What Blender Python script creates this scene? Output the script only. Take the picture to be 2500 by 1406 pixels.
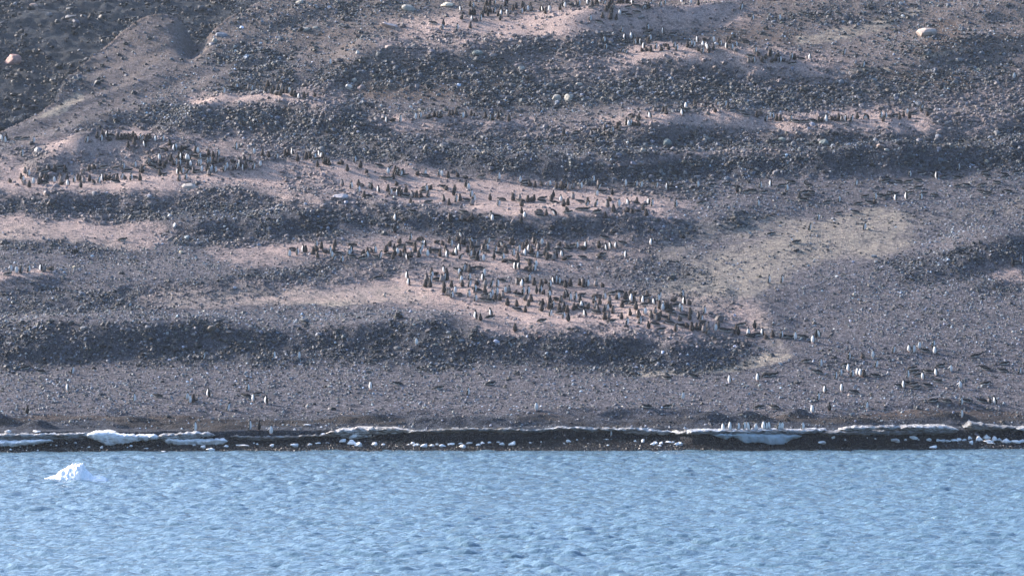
import bpy, math, random
import numpy as np
C = bpy.context.scene
for o in list(bpy.data.objects): bpy.data.objects.remove(o)
R = math.radians
rng = np.random.default_rng(7); random.seed(7)

# ------------------------------------------------------------------ camera
FPX = 9900.0; CAMZ = 14.0; PITCH = math.atan(65/FPX)
cam = bpy.data.cameras.new('camera'); camo = bpy.data.objects.new('camera', cam)
C.collection.objects.link(camo); C.camera = camo
cam.sensor_width = 36; cam.lens = FPX/2500*36
cam.clip_start = 1; cam.clip_end = 6000
camo.location = (0, 0, CAMZ); camo.rotation_euler = (math.pi/2-PITCH, 0, 0)
# ------------------------------------------------------------------ world, sun, exposure
SUN_EL = R(25); SUN_BEHIND = R(24)      # sun stands to the left and a little behind the hill
w = bpy.data.worlds.new('World'); C.world = w; w.use_nodes = True
nt = w.node_tree; bg = nt.nodes['Background']
sky = nt.nodes.new('ShaderNodeTexSky'); sky.sky_type = 'NISHITA'; sky.sun_disc = False
sky.sun_elevation = SUN_EL; sky.sun_rotation = -(math.pi/2-SUN_BEHIND)
sky.air_density = 1.0; sky.dust_density = 4.5; sky.ozone_density = 3.0
mx = nt.nodes.new('ShaderNodeMix'); mx.data_type = 'RGBA'; mx.blend_type = 'MULTIPLY'; mx.inputs[0].default_value = 1; mx.inputs[7].default_value = (.88, .99, 1.12, 1)
nt.links.new(sky.outputs[0], mx.inputs[6]); nt.links.new(mx.outputs[2], bg.inputs[0]); bg.inputs[1].default_value = 0.15
sl = bpy.data.lights.new('sun', 'SUN'); sl.energy = 4.2; sl.angle = R(.5); sl.color = (1, .84, .73)
so = bpy.data.objects.new('sun', sl); C.collection.objects.link(so)
from mathutils import Vector
sdir = Vector((-math.cos(SUN_EL)*math.cos(SUN_BEHIND), math.cos(SUN_EL)*math.sin(SUN_BEHIND), math.sin(SUN_EL)))
so.rotation_euler = sdir.to_track_quat('Z', 'Y').to_euler(); so.location = (-200, 500, 200)
C.view_settings.view_transform = 'Standard'; C.view_settings.look = 'None'
C.view_settings.gamma = 1; C.view_settings.exposure = 1.55
C.cycles.volume_bounces = 0

# ------------------------------------------------------------------ helpers
def tag(o, label=None, cat=None, group=None, kind=None):
    if label: o['label'] = label
    if cat: o['category'] = cat
    if group: o['group'] = group
    if kind: o['kind'] = kind
    return o
def link(o): C.collection.objects.link(o); return o
def mesh_np(name, V, Fq, mats=(), smooth=False, mi=None):
    """V (n,3), Fq (m,3|4) arrays -> mesh"""
    me = bpy.data.meshes.new(name); V = np.asarray(V, np.float32); Fq = np.asarray(Fq, np.int32)
    k = Fq.shape[1]
    me.vertices.add(len(V)); me.vertices.foreach_set('co', V.ravel())
    me.loops.add(Fq.size); me.loops.foreach_set('vertex_index', Fq.ravel())
    me.polygons.add(len(Fq)); me.polygons.foreach_set('loop_start', np.arange(0, Fq.size, k, dtype=np.int32))
    me.polygons.foreach_set('loop_total', np.full(len(Fq), k, np.int32))
    for m in mats: me.materials.append(m)
    if mi is not None: me.polygons.foreach_set('material_index', np.asarray(mi, np.int32))
    me.polygons.foreach_set('use_smooth', np.full(len(Fq), smooth))
    me.update(calc_edges=True); me.validate()
    return me
def hsh(ix, iy, s):
    n = (ix.astype(np.int64)*374761393 + iy.astype(np.int64)*668265263 + s*982451653) & 0xffffffff
    n = ((n ^ (n >> 13))*1274126177) & 0xffffffff
    return ((n ^ (n >> 16)) & 0xffff)/65535.0
def vnoise(x, y, s=0):
    ix = np.floor(x); iy = np.floor(y); fx = x-ix; fy = y-iy
    fx = fx*fx*fx*(fx*(fx*6-15)+10); fy = fy*fy*fy*(fy*(fy*6-15)+10)
    a = hsh(ix, iy, s); b = hsh(ix+1, iy, s); c = hsh(ix, iy+1, s); d = hsh(ix+1, iy+1, s)
    return (a+(b-a)*fx)+((c+(d-c)*fx)-(a+(b-a)*fx))*fy
def fbm(x, y, oct=4, s=0):
    v = 0; a = .5; t = 0
    for i in range(oct):
        v = v+a*(vnoise(x, y, s+i*17)-.5); t += a; x = x*2.03+11.3; y = y*2.03+5.7; a *= .5
    return v/t*2      # about -1..1
def sstep(a, b, x):
    t = np.clip((x-a)/(b-a), 0, 1); return t*t*(3-2*t)
sa, ca = math.sin(PITCH), math.cos(PITCH)
def proj(X, Y, Z):
    dz = Z-CAMZ; dep = Y*ca-dz*sa; up = Y*sa+dz*ca
    return 1250+FPX*X/dep, 703-FPX*up/dep
def mask(col, row, lines):
    """soft mask of strokes given as (points, half height in px, strength); distances are stretched sideways"""
    out = np.zeros_like(col)
    for pts, hw, st in lines:
        if len(pts) == 1: pts = [pts[0], (pts[0][0]+1, pts[0][1])]
        best = np.full_like(col, 1e9)
        for (x0, y0), (x1, y1) in zip(pts[:-1], pts[1:]):
            dx, dy = (x1-x0)*.5, y1-y0
            px, py = (col-x0)*.5, row-y0
            t = np.clip((px*dx+py*dy)/(dx*dx+dy*dy+1e-6), 0, 1)
            best = np.minimum(best, np.hypot(px-t*dx, py-t*dy))
        out = np.maximum(out, st*(1-sstep(.55, 1.35, best/hw)))
    return out

# ------------------------------------------------------------------ the lie of the land
PROF = np.array([(-3000, -24), (200, -10), (285, -2.6), (300, 0), (302.6, .62), (303.4, 1.42), (308, 2.43), (321, 5.5), (332, 9.24), (341, 11.87),
                 (352, 15.35), (363, 19.06), (374, 22.99), (385, 27.1), (400, 33.7), (415, 40.7), (424, 44.6), (440, 47.5), (600, 52), (3000, 80)], float)
BY = np.arange(302, 460, .1); BZ = np.interp(BY, PROF[:, 0], PROF[:, 1])
ker = np.hanning(41); ker /= ker.sum()
BZs = np.convolve(np.pad(BZ, 20, mode='edge'), ker, 'valid')
def base(Y):
    z = np.interp(Y, PROF[:, 0], PROF[:, 1])
    zs = np.interp(Y, BY, BZs)
    k = sstep(305, 308, Y)*(1-sstep(450, 458, Y))
    return z*(1-k)+zs*k
def px_on_base(c, r, h=0):
    rows = proj(0*BY, BY, BZs+h)[1]
    Y = np.interp(-r, -rows, BY) if rows[0] > rows[-1] else 0
    Y = float(Y); dep = Y
    return (c-1250)/FPX*dep, Y
# terraces: crest points (col, row, rise), width of the face below, width of the flat behind
TERR = [
 ([(-300,800,1.1),(0,800,1.3),(400,790,1.4),(800,786,1.3),(1150,800,1.3),(1450,812,1.4),(1700,830,1.0),(1850,860,0)], 3.6, 8),
 ([(900,660,0),(1050,690,.3),(1300,730,.6),(1600,770,.7),(1800,800,0)], 3, 5),
 ([(-300,690,.6),(0,688,.7),(150,672,.5),(300,690,.3),(700,690,.2),(900,690,0)], 2.5, 6),
 ([(300,540,0),(480,530,1.0),(640,520,1.3),(760,530,1.0),(900,560,0)], 2.4, 7),
 ([(-300,455,.8),(0,465,.9),(250,462,1.0),(500,458,1.1),(820,478,1.3),(1000,500,1.4),(1300,524,1.4),(1540,530,1.0),(1700,545,0)], 3.4, 7),
 ([(60,420,0),(180,352,1.2),(240,332,1.5),(400,350,1.3),(520,385,.9),(700,385,.7),(850,400,.6),(1000,440,0)], 4.5, 6),
 ([(1400,400,0),(1500,380,1.2),(1700,372,1.4),(2000,368,1.5),(2300,350,1.5),(2560,330,1.4),(2800,320,1.2)], 3.6, 6),
 ([(850,330,0),(980,365,.9),(1200,385,1.0),(1400,395,.9),(1480,400,0)], 3, 5),
 ([(1450,320,0),(1580,296,1.0),(1700,262,1.6),(1850,264,1.5),(2100,298,1.2),(2300,290,1.3),(2500,270,1.2),(2800,260,1)], 3.8, 6),
 ([(380,300,0),(470,258,1.2),(560,224,1.7),(700,234,1.7),(800,252,1.5),(900,285,.8),(960,300,0)], 4.5, 5),
 ([(900,300,0),(1000,296,.6),(1200,292,.8),(1280,300,0)], 2.5, 4),
 ([(780,190,0),(870,130,1.0),(1000,95,1.5),(1200,85,1.6),(1400,70,1.4),(1550,70,.6),(1700,70,0)], 5, 6),
 ([(1350,150,0),(1450,132,.8),(1600,120,1.2),(1850,140,1.4),(1960,160,.6),(2050,170,0)], 3.6, 5),
 ([(1000,60,0),(1150,48,.8),(1300,32,1.2),(1500,30,1.4),(1700,15,1.1),(1850,0,0)], 4, 5),
 ([(2120,650,0),(2260,630,.7),(2380,600,1.1),(2560,590,1.2),(2800,580,1.2)], 4.5, 6),
 ([(1950,200,0),(2100,130,.7),(2300,110,.9),(2500,90,.9),(2800,60,.9)], 5, 7),
 ([(2100,60,0),(2250,40,.5),(2500,0,.8),(2800,0,.8)], 5, 6),
 ([(1380,600,0),(1500,575,.4),(1800,525,.6),(1960,520,0)], 2.5, 7),
 ([(1650,700,0),(1800,720,.3),(1870,780,.4),(1950,830,0)], 4, 6),
]
CR = [(-600,520),(-150,372),(0,306),(80,268),(135,236),(165,165),(230,108),(300,64),(360,40),(420,33),(460,44),(505,64),(530,46),(620,-8),(760,-110),(1100,-300)]
def interp_curve(X, xs, ys): return np.interp(X, xs, ys)
TC = []
for pts, w1, w2 in TERR:
    P = [px_on_base(c, r, h) for c, r, h in pts]
    TC.append((np.array([p[0] for p in P]), np.array([p[1] for p in P]), np.array([p[2] for p in pts]), w1, w2))
def px_slope(c, r):
    if r > -20: return px_on_base(c, r, .4)
    x, y = px_on_base(c, -20, .4); return (x, y+(-20-r)*.12)
CP = np.array([px_slope(c, r) for c, r in CR]); _o = np.argsort(CP[:, 0]); CP = CP[_o]
SHX = np.array([-400, -38, -20, 10, 25, 38, 400]); SHY = np.array([-2.5, -2.3, 0, .1, .9, 3.2, 3.5])
def bank_foot(X):
    c = 1250+X*FPX/302
    return np.interp(c, [-400,0,215,560,830,880,985,1010,1290,1330,1640,1690,2000,2260,2340,2500,3000],
                     [301.2,301.3,301.5,301.7,302.3,303.0,303.0,302.1,302.0,303.0,303.1,301.5,301.2,301.4,302.6,302.2,302]) \
        + .25*fbm(X*.45, X*0+3.1, 3, 5)
def height(X, Y, fine=True):
    Yo = Y; sh = np.interp(X, SHX, SHY)*(1-sstep(306, 325, Y)); Yp = Y-sh
    wx = X+1.2*fbm(X*.18, Y*.18, 3, 31); wy = Y+2.2*fbm(X*.13+7, Y*.13, 4, 32)
    z = base(Yp)
    # low shore bank of gravel over ice
    bf = bank_foot(X); beach = .235*(Yp-300)
    top = np.interp(Yp, [300, 303.2, 304.5, 308], [1.30, 1.44, 1.62, 2.43])+.10*fbm(X*.5, Y*.9, 3, 9)
    k = sstep(0, .55, Yp-bf)
    zb = beach*(1-k)+top*k
    kb = sstep(306.5, 308.5, Yp)
    z = np.where(Yp < 308.6, zb*(1-kb)+z*kb, z)
    z = np.where(Yp < 300.5, np.minimum(z, np.interp(Yp, PROF[:, 0], PROF[:, 1])+.12*(Yp > 299)), z)
    for xs, ys, hs, w1, w2 in TC:
        yc = np.interp(wx, xs, ys); h = np.interp(wx, xs, hs, left=hs[0], right=hs[-1])*(1+.75*fbm(X*.11+ys[0], X*0+ys[0], 3, 35))
        t = wy-yc
        z = z+h*np.where(t < 0, sstep(-w1, .3, t), 1-sstep(0.3, w2, t))
    up = sstep(310, 330, Y)
    z = z+up*(.35*fbm(X*.12, Y*.15, 3, 41))
    # diagonal runnels of the scree spur at the upper left
    sp = sstep(372, 388, Y)*(1-sstep(-22, -8, X))
    dg = (X-Y)*.7071; al = (X+Y)*.7071
    z = z+sp*(.55*fbm(dg*.22, al*.05, 3, 51)-.3)
    # the crest of the spur, the gully behind it, and the far slope
    yc = np.interp(X+.5*fbm(X*.5, Y*.5, 3, 77), CP[:, 0], CP[:, 1]); t = Y-yc
    near = z-np.maximum(t, 0)*.95+.25*np.exp(-(t/1.5)**2)*(X < -28)
    far = 30.2+(Y-430)*.275-.17*np.clip(X+50, -18, 40)+1.0*fbm(X*.08, Y*.08, 4, 61)+.25*fbm(X*.5, Y*.5, 3, 62)
    rim = np.exp(-((Y-418-.25*(X+50))/7.0)**2)*(1-sstep(-44, -38, X))
    far = far+2.2*rim*(fbm(X*.28, Y*.28, 4, 64)+.5)+.3*fbm(X*1.1, Y*1.1, 3, 65)
    far = np.where(Y > 525, far-np.maximum(Y-525, 0)*.25, far)
    useY = (X < -18)&(t > 0)
    z = np.where(useY, np.maximum(near, np.maximum(far, near)), z)
    z = np.where((X >= -18)&(Y > 440), np.interp(Y, PROF[:, 0], PROF[:, 1]), z)
    # small mound with a shaded right flank where the spur meets the hill
    z = z+np.where(X < 0, 1.0, 0)*(1.0*np.exp(-((X+36.2)/3.6)**2-((Y-409)/4)**2)-2.0*np.exp(-((X+31.9)/1.1)**2-((Y-408)/4.5)**2))
    if fine:
        c, r = proj(X, Y, z)
        rk = mask(c, r, ROCK)*up
        z = z+(fbm(X*.9, Y*.9, 3, 71)*(.06+.20*rk)+fbm(X*2.4, Y*2.4, 2, 72)*(.02+.09*rk))*sstep(301, 306, Yp)
        bm = sstep(303.4, 304.6, Yp)*(1-sstep(309, 311.5, Yp))
        z = z+bm*(.26*fbm(X*.45, Y*1.0, 4, 73))
        for (mc, mr, rx, ry, mh) in [(100,1043,1.0,.6,.35),(0,1032,1.2,.8,.4),(330,1028,1.6,.5,.16),(880,1028,3.0,.7,.25),(1310,1028,1.3,.6,.25),(1180,1033,4.5,.7,.22),
                                     (1740,1029,1.5,.55,.42),(1830,1026,1.2,.5,.3),(1945,1022,1.2,.6,.4),(2330,1030,1.6,.5,.35),(2100,1037,2.3,.6,.25),(560,1052,1.6,.5,.2),(1500,1014,7,.9,.25),(2300,1002,5,1.1,.3)]:
            my = 303.6+(1048-mr)*.13; mx = (mc-1250)/FPX*my; my = my+float(np.interp(mx, SHX, SHY))
            z = z+1.9*mh*np.exp(-((X-mx)/rx)**2-((Y-my)/ry)**2)
    return z

# strokes in photograph pixels, laid onto the ground
ROCK = [
 ([(0,850),(300,850),(700,850),(1100,848),(1450,848),(1760,856)],46,1.0),([(1300,812),(1700,830)],20,.8),
 ([(0,740),(200,728),(500,705),(800,672),(980,655)],30,.75),
 ([(480,575),(620,570),(750,560)],34,1.0),
 ([(150,520),(400,500),(620,500),(850,520),(1050,545),(1300,552),(1550,545)],28,.9),
 ([(0,490),(250,490),(500,482)],24,.65),
 ([(700,350),(1000,362),(1200,395),(1470,412)],38,.85),
 ([(1490,410),(1700,408),(2000,402),(2300,396),(2500,372)],32,1.0),
 ([(1200,330),(1500,345),(1700,330),(2000,338),(2500,330)],28,.8),
 ([(420,300),(600,300),(750,290),(900,300)],34,.95),
 ([(230,310),(400,320)],22,.6),([(100,390),(250,395),(420,370)],26,.6),
 ([(860,205),(1000,180),(1200,160),(1400,170)],48,.85),([(1200,220),(1400,210),(1700,205),(1950,222)],48,.95),
 ([(1000,120),(1300,112),(1500,100)],24,.6),([(1480,100),(1650,95)],12,.5),
 ([(560,130),(650,150),(650,195)],30,.8),([(600,45),(800,40),(950,10)],30,.35),([(560,200),(640,190)],20,.5),
 ([(1950,235),(2200,225),(2400,200)],60,.42),([(2300,262),(2500,250)],30,.7),([(1900,45),(2200,30)],26,.35),([(2250,120),(2500,110)],30,.35),
 ([(2250,655),(2400,622),(2500,612)],28,.75),([(2450,705)],34,.7),([(2200,640),(2400,680)],24,.4),
 ([(1500,620),(1600,680),(1720,730)],42,.5),([(1200,590),(1400,592),(1700,560)],26,.35),([(1640,542),(1850,530)],12,.7),
 ([(0,602),(200,600),(300,612)],16,.45),([(1490,905),(1530,904)],7,.6),([(1100,310),(1250,322),(1450,332)],24,.6),
 ([(0,20),(400,20)],30,.18),([(0,220),(150,180)],50,.8),([(950,600),(700,590)],10,.3),([(1700,470),(1500,460)],20,.5),([(750,430),(860,480)],22,.3),
 ([(2100,350),(2500,300)],30,.5)]
GUANO = [
 ([(0,440),(600,420),(1000,450)],56,.58),([(150,380),(700,380)],50,.5),([(900,480),(1600,500)],50,.5),([(0,550),(350,560)],36,.65),([(600,620),(1500,610)],42,.52),
 ([(950,700),(1750,770)],66,.6),([(500,250),(800,250)],36,.6),([(950,300),(1400,320)],26,.4),([(1000,80),(1750,30)],46,.6),([(1350,150),(2000,160)],40,.55),([(1550,300),(2400,290)],34,.5),
 ([(300,470),(850,500)],20,.35),([(400,715),(950,705)],28,.6),
 ([(190,372),(300,362),(420,400)],42,1),([(20,430),(300,432),(600,415),(900,442)],26,1),([(0,545),(150,550),(300,565)],20,.75),
 ([(480,250),(600,246),(750,250)],22,.95),([(950,296),(1150,300),(1260,300)],17,.8),([(1020,82),(1200,72),(1500,45),(1700,22)],24,.95),
 ([(1420,150),(1600,132),(1850,160),(1950,162)],25,.85),([(1600,292),(1750,280),(1900,292),(2250,300)],22,.85),([(1240,335),(1500,310)],14,.6),
 ([(900,452),(1100,480),(1300,492),(1570,512)],30,1),([(700,482),(870,502)],15,.7),([(700,622),(1000,612),(1300,622)],24,.8),
 ([(1000,692),(1200,722),(1400,752),(1660,792)],44,.95),([(1200,790),(1450,800)],16,.6),([(0,685),(130,667)],11,.75),([(2480,680)],26,.8),([(2300,255),(2500,205)],28,.5),
 ([(540,716),(900,702)],16,.6),([(200,560),(450,560)],20,.3),([(1500,385),(1900,372)],8,.5),([(500,40),(560,20)],9,.8)]
ALGAE = [
 ([(1600,730),(1750,690),(1850,640),(1980,600),(2150,560)],54,.62),([(1700,560),(2000,570)],36,.4),([(1850,650),(2000,600)],24,.5),([(1550,905),(1800,882),(1940,855)],10,.7),([(1830,720),(1850,780),(1920,835)],14,.4),
 ([(430,716),(700,716),(1000,735)],22,.7),([(1950,97),(2100,70),(2230,35)],14,.6),([(100,282),(180,232)],8,.8),([(30,565),(300,575)],22,.5),([(2100,570),(2480,510)],26,.3),([(1650,620),(1800,680)],30,.4),
 ([(1780,540),(1950,560)],20,.5),([(2230,128),(2350,125)],7,.6),([(2050,172),(2150,165)],7,.6)]
BROWN = [
 ([(900,235),(1100,235),(1250,215)],22,.7),([(2300,72),(2250,112)],20,.9),([(2300,110),(2500,92)],14,.8),([(2080,175),(2300,190),(2330,205)],22,.8),([(1720,60),(1900,95)],24,.6),
 ([(700,110),(850,100)],18,.5),([(-50,1030),(600,1024),(950,1032)],11,1),([(1250,1030),(1700,1026)],10,.6),([(1850,1020),(2150,1022),(2550,1020)],10,.9),([(200,200),(350,150)],20,.3),([(1000,240),(1500,260)],14,.5),([(1950,235),(2200,230)],30,.4),
 ([(60,170),(150,160)],40,.5)]

def axis(lo, hi, step, far_lo, far_hi):
    a = list(np.arange(lo, hi, step)); s = step; x = lo
    left = []
    while x > far_lo: s *= 1.25; x -= s; left.append(x)
    s = step; x = a[-1]; right = []
    while x < far_hi: s *= 1.25; x += s; right.append(x)
    return np.array(left[::-1]+a+right)
def axis_y():
    a = list(np.arange(296, 300, .3))+list(np.arange(300, 309, .1))+list(np.arange(309, 424, .2))+list(np.arange(424, 532, .55))
    s = .5; x = 296; left = []
    while x > -1500: s *= 1.5; x -= s; left.append(x)
    s = .6; x = a[-1]; right = []
    while x < 1500: s *= 1.3; x += s; right.append(x)
    return np.array(left[::-1]+a+right)
GX = axis(-68, 60, .22, -1500, 1500); GY = axis_y()
XX, YY = np.meshgrid(GX, GY)
ZZ = height(XX, YY)
def gridfaces(nx, ny):
    i = np.arange((ny-1)*(nx-1)); a = (i//(nx-1))*nx+i % (nx-1)
    return np.stack([a, a+1, a+nx+1, a+nx], 1)
def H(x, y):
    x = np.asarray(x, float); y = np.asarray(y, float)
    i = np.clip(np.searchsorted(GX, x)-1, 0, len(GX)-2); j = np.clip(np.searchsorted(GY, y)-1, 0, len(GY)-2)
    fx = (x-GX[i])/(GX[i+1]-GX[i]); fy = (y-GY[j])/(GY[j+1]-GY[j])
    return (ZZ[j, i]*(1-fx)+ZZ[j, i+1]*fx)*(1-fy)+(ZZ[j+1, i]*(1-fx)+ZZ[j+1, i+1]*fx)*fy
RY = np.concatenate([np.arange(296, 425, .06), np.arange(425, 530, .2)])
def hit(c, r):
    """first point of the ground seen along a sight line"""
    d = np.array([(c-1250)/FPX, ca+(703-r)/FPX*sa, -sa+(703-r)/FPX*ca]); s = RY/d[1]
    x = d[0]*s; z = CAMZ+d[2]*s; g = H(x, RY) > z
    k = int(np.argmax(g)) if g.any() else len(RY)-1
    return float(x[k]), float(RY[k]), float(H(x[k], RY[k]))

# ------------------------------------------------------------------ materials
def newmat(name, rough=.8, spec=.3):
    m = bpy.data.materials.new(name); m.use_nodes = True
    b = m.node_tree.nodes['Principled BSDF']; b.inputs['Roughness'].default_value = rough
    b.inputs['Specular IOR Level'].default_value = spec
    return m, m.node_tree, b
def N(t, typ, **k):
    n = t.nodes.new(typ)
    for a, v in k.items(): setattr(n, a, v)
    return n
def noise(t, scale, detail=4, rough=.6, vec=None, dim='3D'):
    n = N(t, 'ShaderNodeTexNoise', noise_dimensions=dim); n.inputs['Scale'].default_value = scale
    n.inputs['Detail'].default_value = detail; n.inputs['Roughness'].default_value = rough
    if vec is not None: t.links.new(vec, n.inputs['Vector'])
    return n
def ramp(t, fac, stops):
    r = N(t, 'ShaderNodeValToRGB'); e = r.color_ramp.elements
    while len(e) < len(stops): e.new(.5)
    for el, (p, c) in zip(e, stops): el.position = p; el.color = (*c, 1) if len(c) == 3 else c
    t.links.new(fac, r.inputs[0]); return r.outputs[0]
def mix(t, fac, a, b, typ='MIX'):
    m = N(t, 'ShaderNodeMix', data_type='RGBA', blend_type=typ)
    for i, v in ((0, fac), (6, a), (7, b)):
        if isinstance(v, (int, float)): m.inputs[i].default_value = v
        elif isinstance(v, tuple): m.inputs[i].default_value = (*v, 1)
        else: t.links.new(v, m.inputs[i])
    return m.outputs[2]
def math_(t, op, a, b=0.0, clamp=False):
    m = N(t, 'ShaderNodeMath', operation=op, use_clamp=clamp)
    for i, v in ((0, a), (1, b)):
        if isinstance(v, (int, float)): m.inputs[i].default_value = v
        else: t.links.new(v, m.inputs[i])
    return m.outputs[0]
def bump(t, b, hgt, dist, strength=1.0):
    n = N(t, 'ShaderNodeBump'); n.inputs['Distance'].default_value = dist; n.inputs['Strength'].default_value = strength
    t.links.new(hgt, n.inputs['Height']); t.links.new(n.outputs[0], b.inputs['Normal'])

GRAVEL_A = (.022, .026, .040); GRAVEL_B = (.17, .165, .19)
def ground_mat():
    m, t, b = newmat('ground_gravel', .8, .08)
    geo = N(t, 'ShaderNodeNewGeometry'); pos = geo.outputs['Position']
    at = N(t, 'ShaderNodeAttribute', attribute_name='cover'); sep = N(t, 'ShaderNodeSeparateColor'); t.links.new(at.outputs['Color'], sep.inputs[0])
    at2 = N(t, 'ShaderNodeAttribute', attribute_name='cover2'); sep2 = N(t, 'ShaderNodeSeparateColor'); t.links.new(at2.outputs['Color'], sep2.inputs[0])
    n1 = noise(t, 7.5, 3, .75, pos); n2 = noise(t, .5, 5, .6, pos); n3 = noise(t, 1.1, 6, .68, pos)
    n4 = noise(t, 2.9, 2, .7, pos); nmix = math_(t, 'ADD', math_(t, 'MULTIPLY', n1.outputs[0], .5), math_(t, 'MULTIPLY', n4.outputs[0], .5))
    v = N(t, 'ShaderNodeTexVoronoi'); v.inputs['Scale'].default_value = 9; t.links.new(pos, v.inputs['Vector'])
    col = ramp(t, nmix, [(.38, GRAVEL_A), (.5, (.055, .056, .068)), (.60, GRAVEL_B)])
    col = mix(t, math_(t, 'MULTIPLY', n2.outputs[0], .35), col, (.14, .112, .092))
    warm = N(t, 'ShaderNodeMapRange'); sx = N(t, 'ShaderNodeSeparateXYZ'); t.links.new(pos, sx.inputs[0]); t.links.new(sx.outputs[2], warm.inputs[0]); warm.inputs[1].default_value = 20; warm.inputs[2].default_value = 38
    col = mix(t, math_(t, 'MULTIPLY', warm.outputs[0], math_(t, 'ADD', math_(t, 'MULTIPLY', n2.outputs[0], 1.0), -.1)), col, mix(t, nmix, (.06, .048, .042), (.30, .225, .17)))
    def thr(src, lo, hi, nz=n3):   # patchy edge
        src = math_(t, 'ADD', src, math_(t, 'MULTIPLY', math_(t, 'SUBTRACT', n4.outputs[0], .5), math_(t, 'MULTIPLY', src, 2.2)))
        a = math_(t, 'ADD', src, math_(t, 'MULTIPLY', math_(t, 'SUBTRACT', nz.outputs[0], .5), 1.5))
        mr = N(t, 'ShaderNodeMapRange', interpolation_type='SMOOTHSTEP'); t.links.new(a, mr.inputs[0]); mr.inputs[1].default_value = lo; mr.inputs[2].default_value = hi
        return mr.outputs[0]
    brown = ramp(t, n1.outputs[0], [(.3, (.035, .026, .023)), (.7, (.15, .105, .08))])
    col = mix(t, math_(t, 'MULTIPLY', thr(sep.outputs[2], .3, .9), .8), col, brown)
    alg = ramp(t, n1.outputs[0], [(.3, (.14, .122, .10)), (.7, (.46, .40, .31))])
    col = mix(t, math_(t, 'MULTIPLY', thr(sep.outputs[1], .1, 1.1), .85), col, alg)
    gu = ramp(t, n1.outputs[0], [(.3, (.15, .112, .10)), (.52, (.33, .25, .222)), (.7, (.56, .45, .40))])
    col = mix(t, math_(t, 'MULTIPLY', thr(sep.outputs[0], .12, 1.0), .92), col, gu)
    dark = mix(t, 1.0, col, (.28, .38, .47), 'MULTIPLY')  # dark blue tone; over the scree bands it paints shade into the ground
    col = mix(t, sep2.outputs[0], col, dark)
    wet = ramp(t, n1.outputs[0], [(.3, (.004, .004, .006)), (.7, (.018, .018, .022))])  # wet stones, blackened further: the bank's shadow is put into the colour
    col = mix(t, sep2.outputs[1], col, wet)
    t.links.new(col, b.inputs['Base Color'])
    ro = math_(t, 'SUBTRACT', .8, math_(t, 'MULTIPLY', sep2.outputs[1], .1)); t.links.new(ro, b.inputs['Roughness'])
    hh = math_(t, 'ADD', math_(t, 'MULTIPLY', n1.outputs[0], 1.0), math_(t, 'MULTIPLY', v.outputs['Distance'], -.8))
    bump(t, b, hh, .12, 1.0)
    return m
cc, rr = proj(XX, YY, ZZ)
wc = cc+60*fbm(XX*.12, YY*.14, 5, 81); wr = rr+34*fbm(XX*.12, YY*.14, 5, 82)
gua = mask(wc, wr, GUANO); alg = mask(wc, wr, ALGAE); bro = mask(wc, wr, BROWN); rok = mask(wc, wr, ROCK)
shy = YY-np.interp(XX, SHX, SHY)
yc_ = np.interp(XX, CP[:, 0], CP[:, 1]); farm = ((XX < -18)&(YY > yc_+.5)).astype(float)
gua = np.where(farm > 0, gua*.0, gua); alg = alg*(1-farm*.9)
dark = np.clip(rok*.72+farm*1.0, 0, 1)  # painted shade of the scree bands, plus a darker far slope
wet = 1-sstep(bank_foot(XX)-.1, bank_foot(XX)+.75, shy)  # lower beach, wet and also painted with the bank's shade
low = (1-sstep(305.5, 309, shy))*.8
dark = np.clip(np.maximum(dark, low), 0, 1)
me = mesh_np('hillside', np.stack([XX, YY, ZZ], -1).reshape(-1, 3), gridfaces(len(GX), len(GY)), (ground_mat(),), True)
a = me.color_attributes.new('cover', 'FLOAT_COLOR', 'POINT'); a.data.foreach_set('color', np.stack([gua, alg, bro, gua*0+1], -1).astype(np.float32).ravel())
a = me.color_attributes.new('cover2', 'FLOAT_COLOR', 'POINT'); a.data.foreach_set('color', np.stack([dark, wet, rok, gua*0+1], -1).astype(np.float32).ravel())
hill = link(bpy.data.objects.new('hillside', me)); hill['kind'] = 'structure'

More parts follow.
